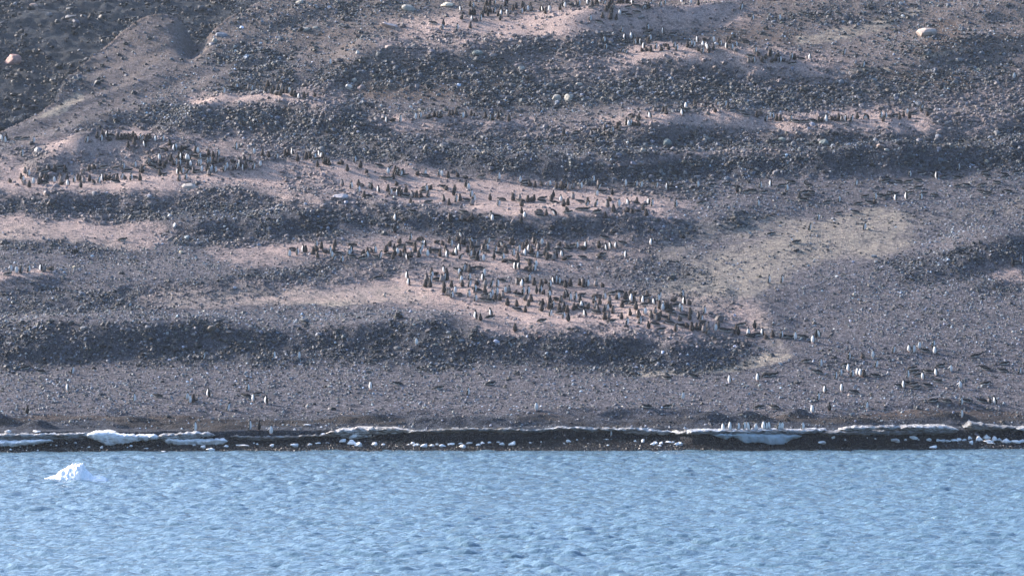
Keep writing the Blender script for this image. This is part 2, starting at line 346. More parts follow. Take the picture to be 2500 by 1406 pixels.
# ------------------------------------------------------------------ the sea
def sea():
    n, L = 512, 72.0
    k1 = np.fft.fftfreq(n, L/n)*2*np.pi; KX, KY = np.meshgrid(k1, k1); K = np.hypot(KX, KY)+1e-9
    lam = 2*np.pi/K; kp = 2*np.pi/2.2
    th = np.arctan2(KY, KX); wd = R(250)
    D = .10+np.abs(np.cos(th-wd))**3
    S = np.exp(-1.1*(kp/K)**2)/K**3.6*D*np.exp(-(K*.055)**2)
    S2 = np.exp(-1.1*((2*np.pi/6)/K)**2)/K**4*D*np.exp(-(K*.5)**2)*.05
    g = np.random.default_rng(3); ph = g.normal(size=(n, n))+1j*g.normal(size=(n, n))
    A = np.sqrt(S+S2)*ph; A[0, 0] = 0
    h = np.fft.ifft2(A).real; sc = .35/np.sqrt(((np.gradient(h, L/n)[0])**2+(np.gradient(h, L/n)[1])**2).mean())
    dx = np.fft.ifft2(-1j*KX/K*A).real*sc; dy = np.fft.ifft2(-1j*KY/K*A).real*sc; h = h*sc
    gx = axis(-43, 43, .16, -1500, 1500)
    s = .2; x = 176; left = []
    while x > -1500: s *= 1.3; x -= s; left.append(x)
    gy = np.array(left[::-1]+list(np.arange(176, 306, .16)))
    X, Y = np.meshgrid(gx, gy)
    Xr = X*.98-Y*.19; Yr = Y*.98+X*.19
    u = (Xr/L % 1)*n; v = (Yr/L % 1)*n
    i = u.astype(int) % n; j = v.astype(int) % n; fx = u-np.floor(u); fy = v-np.floor(v); i1 = (i+1) % n; j1 = (j+1) % n
    def smp(f): return (f[j, i]*(1-fx)+f[j, i1]*fx)*(1-fy)+(f[j1, i]*(1-fx)+f[j1, i1]*fx)*fy
    fade = (np.abs(X) < 60)*(Y > 150)
    gust = (.88+.35*fbm(X*.05, Y*.025, 3, 90))*fade*(1-.6*sstep(290, 299, Y-np.interp(X, SHX, SHY)))
    Z = smp(h)*gust; PX = X+smp(dx)*gust*1.05; PY = Y+smp(dy)*gust*1.05
    m, t, b = newmat('sea_water', .05, .5); b.inputs['IOR'].default_value = 1.38
    b.inputs['Base Color'].default_value = (.066, .122, .160, 1)
    geo = N(t, 'ShaderNodeNewGeometry'); mp = N(t, 'ShaderNodeMapping'); mp.inputs['Scale'].default_value = (1, 1.15, 1); mp.inputs['Rotation'].default_value = (0, 0, .3)
    t.links.new(geo.outputs['Position'], mp.inputs[0])
    n1 = noise(t, 3.2, 4, .6, mp.outputs[0]); bump(t, b, n1.outputs[0], .10, 1.0)
    me = mesh_np('sea', np.stack([PX, PY, Z], -1).reshape(-1, 3), gridfaces(len(gx), len(gy)), (m,), True)
    o = link(bpy.data.objects.new('sea', me)); o['kind'] = 'structure'
sea()

# ------------------------------------------------------------------ rocks
def rock_shape(seed, sub=2, amp=.32, flat=.8):
    import bmesh
    bm = bmesh.new(); bmesh.ops.create_icosphere(bm, subdivisions=sub, radius=1)
    V = np.array([v.co for v in bm.verts]); F = np.array([[v.index for v in f.verts] for f in bm.faces]); bm.free()
    g = np.random.default_rng(seed)
    for _ in range(9):      # slice flat facets
        d = g.normal(size=3); d /= np.linalg.norm(d); lim = g.uniform(.55, .95)
        s = V@d; V = V-np.outer(np.maximum(s-lim, 0), d)
    V = V*(1+amp*.25*g.normal(size=(len(V), 1)))
    V[:, 2] *= flat; V[:, 0] *= g.uniform(.9, 1.25)
    return V, F
def rock_mat(name, glossy=.5, inst=True):
    m, t, b = newmat(name, glossy, .22)
    at = N(t, 'ShaderNodeAttribute', attribute_name='tint', attribute_type='INSTANCER' if inst else 'OBJECT')
    tc = N(t, 'ShaderNodeNewGeometry'); n1 = noise(t, 9, 4, .6, tc.outputs['Position'])
    c = mix(t, 1.0, at.outputs['Color'], ramp(t, n1.outputs[0], [(.3, (.65, .65, .68)), (.7, (1.25, 1.22, 1.2))]), 'MULTIPLY')
    t.links.new(c, b.inputs['Base Color']); bump(t, b, n1.outputs[0], .03, .7)
    return m
M_rock = rock_mat('dark_stone', .55); M_peb = rock_mat('wet_pebble', .3); M_boul = rock_mat('boulder_stone', .7, False)
def scatter(name, label, pts, scl, tint, mat, sub=2):
    n = len(pts); me = bpy.data.meshes.new(name); me.vertices.add(n); me.vertices.foreach_set('co', pts.astype(np.float32).ravel())
    def at(nm, ty, key, arr): x = me.attributes.new(nm, ty, 'POINT'); x.data.foreach_set(key, arr.ravel())
    rot = np.stack([rng.uniform(-.5, .5, n), rng.uniform(-.5, .5, n), rng.uniform(0, 6.28, n)], 1).astype(np.float32)
    at('rot', 'FLOAT_VECTOR', 'vector', rot); at('scl', 'FLOAT_VECTOR', 'vector', scl.astype(np.float32))
    at('tint', 'FLOAT_COLOR', 'color', np.concatenate([tint, np.ones((n, 1))], 1).astype(np.float32))
    at('pick', 'INT', 'value', rng.integers(0, 6, n).astype(np.int32))
    ng = bpy.data.node_groups.new(name, 'GeometryNodeTree')
    ng.interface.new_socket('Geometry', in_out='INPUT', socket_type='NodeSocketGeometry'); ng.interface.new_socket('Geometry', in_out='OUTPUT', socket_type='NodeSocketGeometry')
    L = ng.links; gi = N(ng, 'NodeGroupInput'); go = N(ng, 'NodeGroupOutput'); jn = N(ng, 'GeometryNodeJoinGeometry')
    for k in range(6):
        ic = N(ng, 'GeometryNodeMeshIcoSphere'); ic.inputs['Radius'].default_value = 1; ic.inputs['Subdivisions'].default_value = sub
        nz = N(ng, 'ShaderNodeTexNoise', noise_dimensions='4D'); nz.inputs['Scale'].default_value = 1.1; nz.inputs['W'].default_value = k*3.7+1; nz.inputs['Detail'].default_value = 1.5
        sb = N(ng, 'ShaderNodeVectorMath', operation='SUBTRACT'); sb.inputs[1].default_value = (.5, .5, .5); L.new(nz.outputs['Color'], sb.inputs[0])
        ml = N(ng, 'ShaderNodeVectorMath', operation='SCALE'); ml.inputs['Scale'].default_value = 1.7; L.new(sb.outputs[0], ml.inputs[0])
        sp = N(ng, 'GeometryNodeSetPosition'); L.new(ic.outputs['Mesh'], sp.inputs['Geometry']); L.new(ml.outputs[0], sp.inputs['Offset'])
        sm = N(ng, 'GeometryNodeSetMaterial'); sm.inputs['Material'].default_value = mat; L.new(sp.outputs[0], sm.inputs['Geometry'])
        ss = N(ng, 'GeometryNodeSetShadeSmooth'); ss.inputs['Shade Smooth'].default_value = False; L.new(sm.outputs[0], ss.inputs['Geometry'])
        g2 = N(ng, 'GeometryNodeGeometryToInstance'); L.new(ss.outputs[0], g2.inputs[0]); L.new(g2.outputs[0], jn.inputs[0])
    ip = N(ng, 'GeometryNodeInstanceOnPoints'); L.new(gi.outputs[0], ip.inputs['Points']); L.new(jn.outputs[0], ip.inputs['Instance'])
    ip.inputs['Pick Instance'].default_value = True
    for nm, ty, so in (('pick', 'INT', 'Instance Index'), ('rot', 'FLOAT_VECTOR', 'Rotation'), ('scl', 'FLOAT_VECTOR', 'Scale')):
        na = N(ng, 'GeometryNodeInputNamedAttribute', data_type=ty); na.inputs['Name'].default_value = nm; L.new(na.outputs[0], ip.inputs[so])
    L.new(ip.outputs[0], go.inputs[0])
    o = link(bpy.data.objects.new(name, me)); md = o.modifiers.new('scatter', 'NODES'); md.node_group = ng
    tag(o, label, 'rocks', None, 'stuff'); me.materials.append(mat)
    return o
def cand(n, y0=304, y1=424, xm=1.03):
    Y = rng.uniform(y0, y1, n); X = (rng.uniform(-1, 1, n)*1250*xm)/FPX*Y
    keep = rng.uniform(0, 1, n) < Y/y1; X, Y = X[keep], Y[keep]; Z = H(X, Y)
    c, r = proj(X, Y, Z); c = c+60*fbm(X*.12, Y*.14, 5, 81); r = r+34*fbm(X*.12, Y*.14, 5, 82)
    return X, Y, Z, c, r
def tints(n, gu, lift=0):
    g = np.clip(rng.lognormal(-3.45+lift, .62, n), .010, .4)
    t = np.stack([g*rng.uniform(.74, .92, n), g*.98, g*rng.uniform(1.05, 1.3, n)], 1)
    wm = rng.uniform(0, 1, n) < .14; t[wm] *= np.array([1.5, 1.2, .9]); pl = rng.uniform(0, 1, n) < .12; t[pl] *= (2.6 if lift <= 0 else 1.25)
    pk = np.stack([.27*rng.uniform(.6, 1.2, n)]*3, 1)*np.array([1, .80, .78])
    k = np.clip(gu*rng.uniform(.3, 1.2, n), 0, 1)[:, None]
    return t*(1-k)+pk*k
def size_at(c, r): # stones run larger up the hill
    return np.interp(r, [0, 100, 250, 330, 420, 560, 700, 800, 900], [.135, .165, .16, .145, .13, .125, .09, .13, .11])
X, Y, Z, c, r = cand(400000)
dn = mask(c, r, ROCK); gu = mask(c, r, GUANO); clump = fbm(X*.55, Y*.55, 3, 101)
Yc = np.interp(X, CP[:, 0], CP[:, 1]); farp = (X < -18)&(Y > Yc)
spur = np.maximum(((c < 560)&(r < 255)&(r < 330-c*.35+60)).astype(float), mask(c, r, [([(60, 300), (300, 180), (480, 70)], 75, 1)])); dn = dn*(1-spur*(1-farp)*.8)
p = dn*(.5+.9*clump)+.010+.03*sstep(350, 400, Y)*(1-.8*spur)+.15*farp+.25*np.clip(clump-.25, 0, 1)*sstep(312, 330, Y)*(1-spur)
acc = rng.uniform(0, 1, len(X)) < p
X, Y, Z, c, r, gu, dn, farp = [q[acc] for q in (X, Y, Z, c, r, gu, dn, farp)]
s = size_at(c, r)*rng.lognormal(-.35, .38, len(X))*(1-.5*farp); s = np.clip(s, .045, .38)
scl = np.stack([s*rng.uniform(.9, 1.4, len(s)), s*rng.uniform(.8, 1.2, len(s)), s*rng.uniform(.6, 1.0, len(s))], 1)
print('rocks', len(X))
scatter('scattered_rocks', 'thousands of dark broken stones strewn over the hillside in bands', np.stack([X, Y, Z+s*.25], 1), scl, tints(len(s), gu*.8), M_rock)
# the far slope beyond the gully
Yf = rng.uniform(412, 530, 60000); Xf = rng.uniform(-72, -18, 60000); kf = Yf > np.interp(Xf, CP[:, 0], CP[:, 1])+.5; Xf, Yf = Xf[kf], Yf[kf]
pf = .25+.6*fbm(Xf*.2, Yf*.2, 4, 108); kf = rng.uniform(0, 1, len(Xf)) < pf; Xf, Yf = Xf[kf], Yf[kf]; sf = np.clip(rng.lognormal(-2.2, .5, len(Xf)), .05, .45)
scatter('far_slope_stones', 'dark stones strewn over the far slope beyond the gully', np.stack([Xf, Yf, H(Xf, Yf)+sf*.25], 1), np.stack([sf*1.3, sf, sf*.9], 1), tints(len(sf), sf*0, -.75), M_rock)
# smaller gravel everywhere
X, Y, Z, c, r = cand(230000, 303)
gu = mask(c, r, GUANO); al = mask(c, r, ALGAE); dn = mask(c, r, ROCK)
lowz = 1-sstep(306, 309.5, Y-np.interp(X, SHX, SHY)); p = np.clip(.55+.5*fbm(X*.3, Y*.3, 3, 102)-.75*gu-.9*al-.4*(mask(c, r, [([(120, 290), (330, 150), (450, 60)], 70, 1)])), .06, 1)*(1-.65*lowz)
acc = rng.uniform(0, 1, len(X)) < p; X, Y, Z, gu = [q[acc] for q in (X, Y, Z, gu)]
s = rng.lognormal(-2.85, .38, len(X)); s = np.clip(s, .025, .13)
scl = np.stack([s*rng.uniform(.9, 1.5, len(s)), s, s*rng.uniform(.7, 1.2, len(s))], 1)
scatter('gravel', 'fine grey gravel covering the beach and the flat ground of the slope', np.stack([X, Y, Z+s*.2], 1), scl, tints(len(s), gu*.8, 1.0), M_rock, 1)
# wet shingle by the water
Xp = rng.uniform(-40, 42, 14000); Yp = 299.6+rng.uniform(0, 3.6, 14000); keep = Yp < bank_foot(Xp)+.15; Xp, Yp = Xp[keep], Yp[keep]; Yp = Yp+np.interp(Xp, SHX, SHY)
s = np.clip(rng.lognormal(-3.05, .35, len(Xp)), .02, .1)
scatter('wet_shingle', 'wet black pebbles glinting along the waterline', np.stack([Xp, Yp, H(Xp, Yp)+s*.3], 1), np.stack([s*1.2, s, s*.7], 1),
        np.stack([rng.lognormal(-4.0, .9, len(Xp))]*3, 1), M_peb, 1)

ROCKM = []
for k in range(12):
    V, F = rock_shape(100+k, 3 if k < 6 else 2, .12, .75); ROCKM.append(mesh_np('boulder', V, F, (M_boul,), False))
def rock_obj(name, c, r, w, h, col, label, group=None, k=None, cat='boulder', dep=1.0, sink=.25):
    x, y, z = hit(c, r); m = ROCKM[random.randrange(12) if k is None else k]
    o = link(bpy.data.objects.new(name, m)); mw = w/FPX*y*.5; mh = h/FPX*y*.5
    o.location = (x, y+mw*.6, z+mh*(1-2*sink)); o.scale = (mw*.95, mw*dep*random.uniform(.8, 1.1), mh*1.45)
    o.rotation_euler = (random.uniform(-.15, .15), random.uniform(-.2, .2), random.uniform(-.5, .5)+random.choice((0, math.pi)))
    o['tint'] = [float(q) for q in col]+[1.0]
    return tag(o, label, cat, group)
TAN=(.27,.21,.18); PALE=(.27,.26,.225); GREY=(.13,.135,.14); WHT=(.46,.43,.38); DRK=(.06,.07,.08); BLU=(.14,.16,.19); GRN=(.16,.185,.17)
for c, r, w_, h_, col, lab in [
 (30,158,42,32,(.32,.20,.165),'big pinkish boulder at the left edge beyond the gully'),
 (83,18,22,12,TAN,'tan boulder on the far dark slope near the top left corner'),
 (118,40,20,12,GREY,'rounded grey boulder on the far dark slope'),
 (172,45,34,11,GREY,'long low grey boulder on the far dark slope'),
 (193,128,15,9,GREY,'small grey boulder on the rim of the left spur'),
 (523,106,16,18,PALE,'pale upright boulder just below a larger blue grey one'),
 (541,92,32,17,BLU,'blue grey boulder touching a pale upright one'),
 (744,76,27,11,PALE,'pale flat boulder in the scree at top centre left'),
 (770,71,18,10,PALE,'smaller pale boulder right of a flat pale one'),
 (733,9,30,11,PALE,'cream slab at the top edge left of centre'),
 (998,27,36,20,PALE,'tilted cream slab below the upper colony on its left'),
 (1092,17,32,14,(.55,.48,.36),'flat topped cream block near the top edge'),
 (948,68,50,17,(.40,.34,.32),'long tan boulder half buried in the slope'),
 (850,219,19,20,WHT,'bright white boulder at the foot of the rock field'),
 (866,200,15,12,PALE,'small cream boulder just above the bright white one'),
 (881,221,26,17,(.20,.16,.16),'brown grey boulder right of the bright white one'),
 (872,133,10,12,WHT,'small white stone on the left edge of the upper rock field'),
 (948,120,26,13,(.34,.27,.23),'tan rounded boulder high in the upper rock field'),
 (926,141,24,20,DRK,'dark angular boulder in the upper rock field'),
 (1166,135,28,15,GRN,'grey green rounded boulder in the upper rock field'),
 (2262,88,54,27,(.36,.30,.26),'large lone tan boulder with a long shadow on the upper right slope'),
 (2335,208,22,17,DRK,'lone black boulder on the brown slope at right'),
 (1628,358,27,24,GRN,'round grey green boulder below the right nesting ridge'),
 (1912,348,36,18,GRN,'broad pale green boulder on the right terrace'),
 (2013,354,25,18,GRN,'squat grey green boulder right of a broad one'),
 (2293,324,18,12,TAN,'tan oval boulder, upper of a pair on the right scree'),
 (2292,338,20,14,BLU,'blue grey oval boulder, lower of a pair on the right scree'),
 (2434,331,18,17,GREY,'round grey boulder on the shaded right scree'),
 (2419,340,18,12,BLU,'oval grey boulder left of and below a round one at right'),
 (2320,320,10,12,GREY,'small upright grey stone on the shaded right scree'),
 (92,373,28,19,(.24,.24,.25),'smooth grey boulder left of the pink left ridge'),
 (785,373,22,21,GREY,'pointed grey boulder behind the left ridge chicks'),
 (828,486,40,18,(.40,.37,.37),'big pale block among stones left of the middle colony'),
 (463,461,42,17,(.30,.27,.24),'wide flat slab below the left colony'),
 (426,558,11,18,(.36,.37,.38),'thin upright grey stone on the bare left slope'),
 (548,557,9,8,WHT,'small white round stone on the dark scree band'),
 (443,618,12,9,(.50,.44,.32),'small yellowish stone below the dark scree band'),
 (180,655,10,8,(.45,.38,.27),'small yellow brown stone right of the left edge penguins'),
 (938,725,10,13,(.42,.34,.26),'tan egg shaped stone alone on the smooth terrace'),
 (812,1001,17,12,(.03,.035,.04),'black stone alone on the lower beach'),
 (200,719,22,8,BLU,'flat blue grey stone in the fine left gravel'),
 (214,717,9,6,WHT,'small white stone beside a flat blue grey one'),
 (1358,247,28,22,(.26,.25,.22),'rounded greenish boulder at the foot of the central rock field'),
 (1390,245,26,22,PALE,'pale split boulder at the foot of the central rock field'),
 (1345,218,28,22,DRK,'dark pointed boulder inside the central rock field'),
 (1272,172,20,14,PALE,'pale rounded boulder at the left of the central rock field'),
 (1313,104,22,18,DRK,'dark blocky boulder above the central rock field'),
 (1562,48,26,10,GREY,'flat grey boulder by the upper colony'),
 (1415,210,20,12,PALE,'pale rounded boulder high in the central rock field'),
 (1571,372,14,14,PALE,'pale small boulder on the bare ground above the right scree'),
 (1613,424,13,15,GREY,'round grey boulder in the right scree band'),
 (1674,428,12,16,GREY,'upright oval boulder in the right scree band'),
 (1775,440,16,13,BLU,'blue grey boulder at the foot of the right scree band'),
 (2150,361,24,13,TAN,'light tan boulder on the right terrace edge'),
 (2165,370,16,10,PALE,'small pale boulder below a light tan one'),
 (1938,357,14,14,GREY,'small round boulder on the right terrace'),
 (118,787+7,14,10,DRK,'dark stone on bare ground at the top of the lower scree'),
 (745,788,32,14,DRK,'flat dark rock above the lower scree band'),
 (970,855,22,12,GREY,'grey flat boulder in the middle of the lower scree band'),
 (1315,828,5*5,8,(.20,.12,.12),'reddish flat slab in the lower scree band'),
 (1563,826+5,20,8,(.22,.13,.13),'reddish slab below the chicks on the lower scree'),
 (205,806,18,14,GREY,'smooth grey boulder in the left of the lower scree band')]:
    rock_obj('boulder', c, r, w_, h_, col, lab)
# the larger rocks of the scree bands, one by one
ZN = [('lower scree band above the beach',(0,1760,790,895)),('dark scree left of middle colony',(460,780,540,600)),('scree below the middle nesting ridge',(800,1600,515,575)),
      ('right scree band',(1500,2500,375,440)),('scree below the right nesting ridge',(1200,2500,300,370)),('left rocky mound',(400,930,255,335)),
      ('central upper rock field',(860,1950,95,265)),('scree below the left colony',(0,780,465,535)),('brown upper right slope',(1950,2500,60,290))]
done = 0
while done < 235:
    zi = random.choices(range(9), [26,8,16,32,32,20,62,18,22])[0]; nm, (c0, c1, r0, r1) = ZN[zi]
    c, r = random.uniform(c0, c1), random.uniform(r0, r1)
    if random.random() > mask(np.array([c]), np.array([r]), ROCK)[0]: continue
    w_ = random.uniform(11, 19)*(1.25 if zi in (6,) else 1)
    g = random.choice([.03, .045, .06, .08, .10, .15]); col = (g*random.uniform(.95, 1.1), g, g*random.uniform(1, 1.12))
    tone = 'dark' if g < .07 else ('grey' if g < .12 else 'pale grey')
    hh = random.uniform(.45, .8); shp = 'flat' if hh < .56 else 'blocky' if hh < .68 else 'upright'; big = 'smallish' if w_ < 13.5 else 'big' if w_ > 17 else 'mid sized'
    rock_obj('rock', c, r, w_, w_*hh, col, '%s %s %s rock in the %s, %s part' % (big, tone, shp, nm, 'left' if c < c0+(c1-c0)/3 else 'right' if c > c1-(c1-c0)/3 else 'middle'), 'larger rocks of the '+nm, cat='rock'); done += 1

# ------------------------------------------------------------------ ice
def ice_mat(name, dirt, base=(.86, .88, .90)):
    m, t, b = newmat(name, .45, .4)
    geo = N(t, 'ShaderNodeNewGeometry'); mp = N(t, 'ShaderNodeMapping'); mp.inputs['Scale'].default_value = (1, 1.6, 6); t.links.new(geo.outputs['Position'], mp.inputs[0])
    n1 = noise(t, 1.6, 5, .65, mp.outputs[0]); n2 = noise(t, 14, 3, .6, geo.outputs['Position'])
    d = ramp(t, n1.outputs[0], [(.58-.2*dirt, (0, 0, 0)), (.66-.14*dirt, (1, 1, 1))])
    c = mix(t, math_(t, 'MULTIPLY', d, min(1, dirt*1.2)), base, ramp(t, n2.outputs[0], [(.35, (.02, .02, .022)), (.65, (.20, .18, .16))]))
    t.links.new(c, b.inputs['Base Color']); n5 = noise(t, 4, 5, .65, geo.outputs['Position']); bump(t, b, math_(t, 'ADD', n5.outputs[0], math_(t, 'MULTIPLY', n2.outputs[0], .3)), .22, 1.0)
    return m
M_ice = ice_mat('clean_ice', .36); M_dirty = ice_mat('dirty_ice', 1.0, (.24, .27, .30)); M_mid = ice_mat('stained_ice', .75, (.46, .47, .48))
M_slush = ice_mat('slush', .85, (.62, .60, .57)); M_side = ice_mat('grey_ice', .75, (.44, .48, .53)); M_blue = ice_mat('blue_ice', .15, (.42, .52, .60))
def rowz(row, Y): # height of a sight line at distance Y
    u = (703-row)/FPX; return CAMZ+Y*(-sa+u*ca)/(ca+u*sa)
def ledge(label, pts, mat, out=.28, deep=1.3, und=.25, seed=0):
    """ledge of shore ice: pts (col, top row, bottom row) along its front"""
    pts = np.array(pts, float); cs = np.arange(pts[0, 0], pts[-1, 0], 3.5)
    V = []; n = 9
    for i, c in enumerate(cs):
        e = min(1, (i+.3)/5, (len(cs)-i-.7)/5)
        X = (c-1250)/FPX*302; Yf = float(bank_foot(np.array([X]))[0]+np.interp(X, SHX, SHY))+.32-out*e; X = (c-1250)/FPX*Yf
        tr = np.interp(c, pts[:, 0], pts[:, 1])+3.2*float(fbm(np.array([c*.10]), np.array([seed+.5]), 4, 5)); br = np.interp(c, pts[:, 0], pts[:, 2])+5.0*float(fbm(np.array([c*.11]), np.array([seed+3.5]), 4, 6))
        zt, zb = rowz(tr, Yf), rowz(br, Yf)
        zm = (zt+zb)/2; zt = zm+(zt-zm)*e**.5; zb = zm+(zb-zm)*e**.5; hh = zt-zb
        nz = lambda k: .20*float(fbm(np.array([c*.13]), np.array([k*.7+seed]), 3, 8))*e
        V += [(X, Yf+deep, zb+.1*hh), (X, Yf+deep, zt+.10), (X, Yf+.45, zt+.05+nz(1)*.5), (X, Yf+.14+nz(2), zt+nz(7)*.4), (X, Yf+nz(3), zt-.12*hh),
              (X, Yf-.03+nz(4), zm+.18*hh), (X, Yf+und*.35+nz(5), zm-.1*hh), (X, Yf+und*.7+nz(6), zb+.12*hh), (X, Yf+und+.06, zb)]
    V = np.array(V); m = len(cs); F = []
    for i in range(m-1):
        for k in range(n):
            a = i*n+k; b2 = i*n+(k+1) % n; F.append((a, b2, b2+n, a+n))
    F = np.array(F); me = mesh_np('ice_ledge', V, F, (mat,), True)
    import bmesh
    bm = bmesh.new(); bm.from_mesh(me); bm.verts.ensure_lookup_table()
    bm.faces.new([bm.verts[k] for k in range(n)][::-1]); bm.faces.new([bm.verts[(m-1)*n+k] for k in range(n)])
    bmesh.ops.recalc_face_normals(bm, faces=bm.faces); bm.to_mesh(me); bm.free()
    o = link(bpy.data.objects.new('ice_ledge', me)); tag(o, label, 'ice ledge')
    return o
ledge('thin grey snow ledge at the left end of the shore', [(-60,1060,1067),(100,1060,1068),(215,1057,1068),(235,1060,1068)], M_mid, .30, seed=1)
ledge('low white ice shelf at the left end just above the beach', [(-60,1078,1092),(40,1077,1090),(90,1074,1084),(135,1074,1078)], M_ice, .62, seed=2)
ledge('long dirty ice face between two white lips at left', [(-60,1067,1075),(90,1067,1075),(215,1066,1076)], M_dirty, .22, seed=3)
ledge('thick bright white snow lobe hanging over the left beach', [(205,1058,1068),(240,1055,1078),(262,1054,1088),(300,1062,1084),(340,1062,1076),(392,1064,1074)], M_ice, .62, seed=4)
ledge('white snow bridge running right from the thick lobe', [(380,1062,1072),(410,1060,1080),(470,1056,1072),(500,1056,1066),(530,1060,1066)], M_mid, .5, seed=5)
ledge('smooth white ice wall under a grey snow bridge', [(395,1070,1082),(450,1073,1087),(520,1073,1087),(562,1074,1082)], M_ice, .58, seed=6)
ledge('blue grey ice strip under gravel left of centre', [(560,1063,1070),(630,1066,1077),(700,1064,1075),(760,1062,1068),(838,1060,1066)], M_dirty, .34, .5, seed=7)
ledge('rounded dirty snow bank by the central slush', [(790,1056,1060),(830,1050,1066),(870,1046,1074),(905,1045,1066),(950,1046,1058),(1005,1048,1054)], M_slush, .5, 2.6, seed=8)
ledge('dark undercut ice strip right of the central slush', [(985,1052,1058),(1060,1049,1057),(1120,1046,1055),(1190,1046,1055),(1260,1048,1056),(1330,1050,1056)], M_dirty, .4, .45, seed=9)
ledge('wavy crust of dirty snow in the middle of the shore', [(1300,1049,1055),(1380,1043,1050),(1440,1045,1054),(1500,1047,1052),(1550,1045,1060),(1600,1050,1062),(1640,1052,1060),(1690,1054,1062)], M_mid, .45, .45, seed=10)
ledge('long snow topped ice ledge with the row of penguins on it', [(1665,1054,1059),(1690,1052,1062),(1750,1050,1058),(1850,1050,1060),(1950,1050,1059),(2020,1048,1054)], M_side, .6, 1.0, seed=11)
ledge('blue ice wall hanging below the row of penguins', [(1735,1058,1062),(1775,1058,1072),(1800,1059,1069),(1822,1058,1083),(1850,1060,1080),(1885,1060,1089),(1915,1060,1086),(1930,1061,1074),(1960,1060,1068)], M_blue, .52, .6, seed=12)
ledge('broken snow lip right of the penguin ledge', [(2048,1046,1053),(2090,1042,1053),(2150,1042,1050),(2200,1040,1048)], M_mid, .5, .5, seed=13)
ledge('faint dirty ice band below the broken snow lip', [(2000,1054,1062),(2100,1053,1063),(2200,1053,1062),(2340,1050,1058)], M_dirty, .55, seed=14)
ledge('gravel covered white ice tongue at right', [(2195,1042,1050),(2260,1040,1053),(2310,1041,1054),(2345,1048,1053)], M_mid, .6, 1.6, seed=15)
ledge('grey lumpy snow bank near the right end', [(2355,1040,1048),(2372,1031,1050),(2400,1036,1050),(2440,1042,1050),(2485,1043,1049)], M_dirty, .5, 1.6, seed=16)
ledge('small snow lip at the right edge of the shore', [(2475,1045,1052),(2560,1040,1054)], M_mid, .5, seed=17)

CHM = []
for k in range(8):
    V, F = rock_shape(300+k, 2, .62, .8); CHM.append(mesh_np('ice_chunk', V, F, (M_ice,), k % 2 == 0))
def chunk(c, r, w_, h_, label, group):
    x, y, z = hit(c, r); o = link(bpy.data.objects.new('ice_chunk', random.choice(CHM)))
    mw = w_/FPX*y*.5; mh = h_/FPX*y*.5; o.location = (x, y, z+mh*.75); o.scale = (mw*1.02, max(mw*.6, mh), mh*1.35)
    o.rotation_euler = (random.uniform(-.2, .2), random.uniform(-.15, .15), random.uniform(-.4, .4)); tag(o, label, 'ice chunk', group)
D1 = "105,395,28 200,370,16 260,400,14 265,365,14 330,352,22 370,402,22 495,352,18 550,357,22 650,347,22 740,337,27 800,370,16 870,372,26 995,378,34,24 1245,372,18 1280,362,34,24 1425,387,46,20 1540,352,15 1605,412,50,8 1900,352,34,20 1985,378,66,36 2055,402,76,34 2210,368,50,28 2385,357,140,20 2480,332,22 75,230,60,36 365,217,90,14"
D2 = "15,342,28 155,365,68,34 375,362,122,38 525,350,42 610,334,60,16 700,329,42,14 1005,358,78,48 1160,338,50,26 1245,347,38 1160,352,60 920,292,110,64 935,338,110,50 850,318,80,36 1050,278,74,36 1490,345,24 1530,338,44 1570,352,62,26 1640,368,108,40 1720,360,52,26 1770,348,34,22 1820,366,62,34 1910,345,80,24 2015,380,60,50 2000,334,44,16 2080,333,60,20 2175,352,46,26 2210,336,52,28 2280,328,38,22 2365,322,38,16 2405,346,52,30 2485,348,34,28 500,157,74,16 635,172,34,10 660,258,60,14 750,258,70,14 1350,234,90,22"
D3 = "15,348,44,44 175,328,28,20 285,318,22 550,318,48,30 510,335,26 635,298,26 745,338,22 935,354,30 925,294,50,10 1205,314,30 1280,322,38,38 1370,348,40,24 1400,340,62,34 1460,338,36,32 1440,358,38,18 1525,327,62,24 1575,322,26 1635,348,82,36"
D4 = "535,338,76,30 640,298,38,28 755,300,24 970,294,20 1045,300,24 1250,318,100,36 1345,308,28,20 1410,303,92,42 1470,298,24 1575,308,52,30 1660,312,62,28 1700,316,90,30 1750,318,60,28 1810,308,70,28 1860,310,62,40 1920,305,42,24 1970,290,54,36 1985,338,60,42 2060,304,84,50 2140,292,72,46 2155,328,92,42 2215,308,40,60 2260,304,52,28 2330,325,92,44 2410,328,112,40 2480,323,62,40 1615,380,108,36 2185,335,80,14"
for off, S, lab in ((0, D1, 'on left beach'), (625, D2, 'on centre left beach'), (1250, D3, 'on pebbly middle beach'), (1875, D4, 'on right beach')):
    L = []
    for tk in S.split():
        q = [float(v) for v in tk.split(',')]; w_ = q[2]/4; h_ = (q[3] if len(q) > 3 else q[2]*.6)/4; L.append((off+q[0]/4, 1000+q[1]/4, w_, h_))
    L.sort(); n = len(L)
    for i, (c, r, w_, h_) in enumerate(L):
        sz = 'tiny' if w_ < 6 else 'small' if w_ < 11 else 'middling' if w_ < 18 else 'large'
        shp = 'flat' if h_ < w_*.42 else 'upright' if h_ > w_*.8 else 'rounded'
        od = {0: 'leftmost', n-1: 'rightmost'}.get(i, '%s from the left' % (['', 'second', 'third', 'fourth', 'fifth', 'sixth', 'seventh', 'eighth', 'ninth', 'tenth'][i] if i < 10 else '%dth' % (i+1) if (i+1) % 10 not in (1,2,3) or i+1 < 20 else '%d%s' % (i+1, ['', 'st', 'nd', 'rd'][(i+1) % 10])))
        chunk(c, r, w_, h_, '%s %s white ice chunk %s, %s there' % (sz, shp, lab, od), 'ice chunks stranded on the beach')

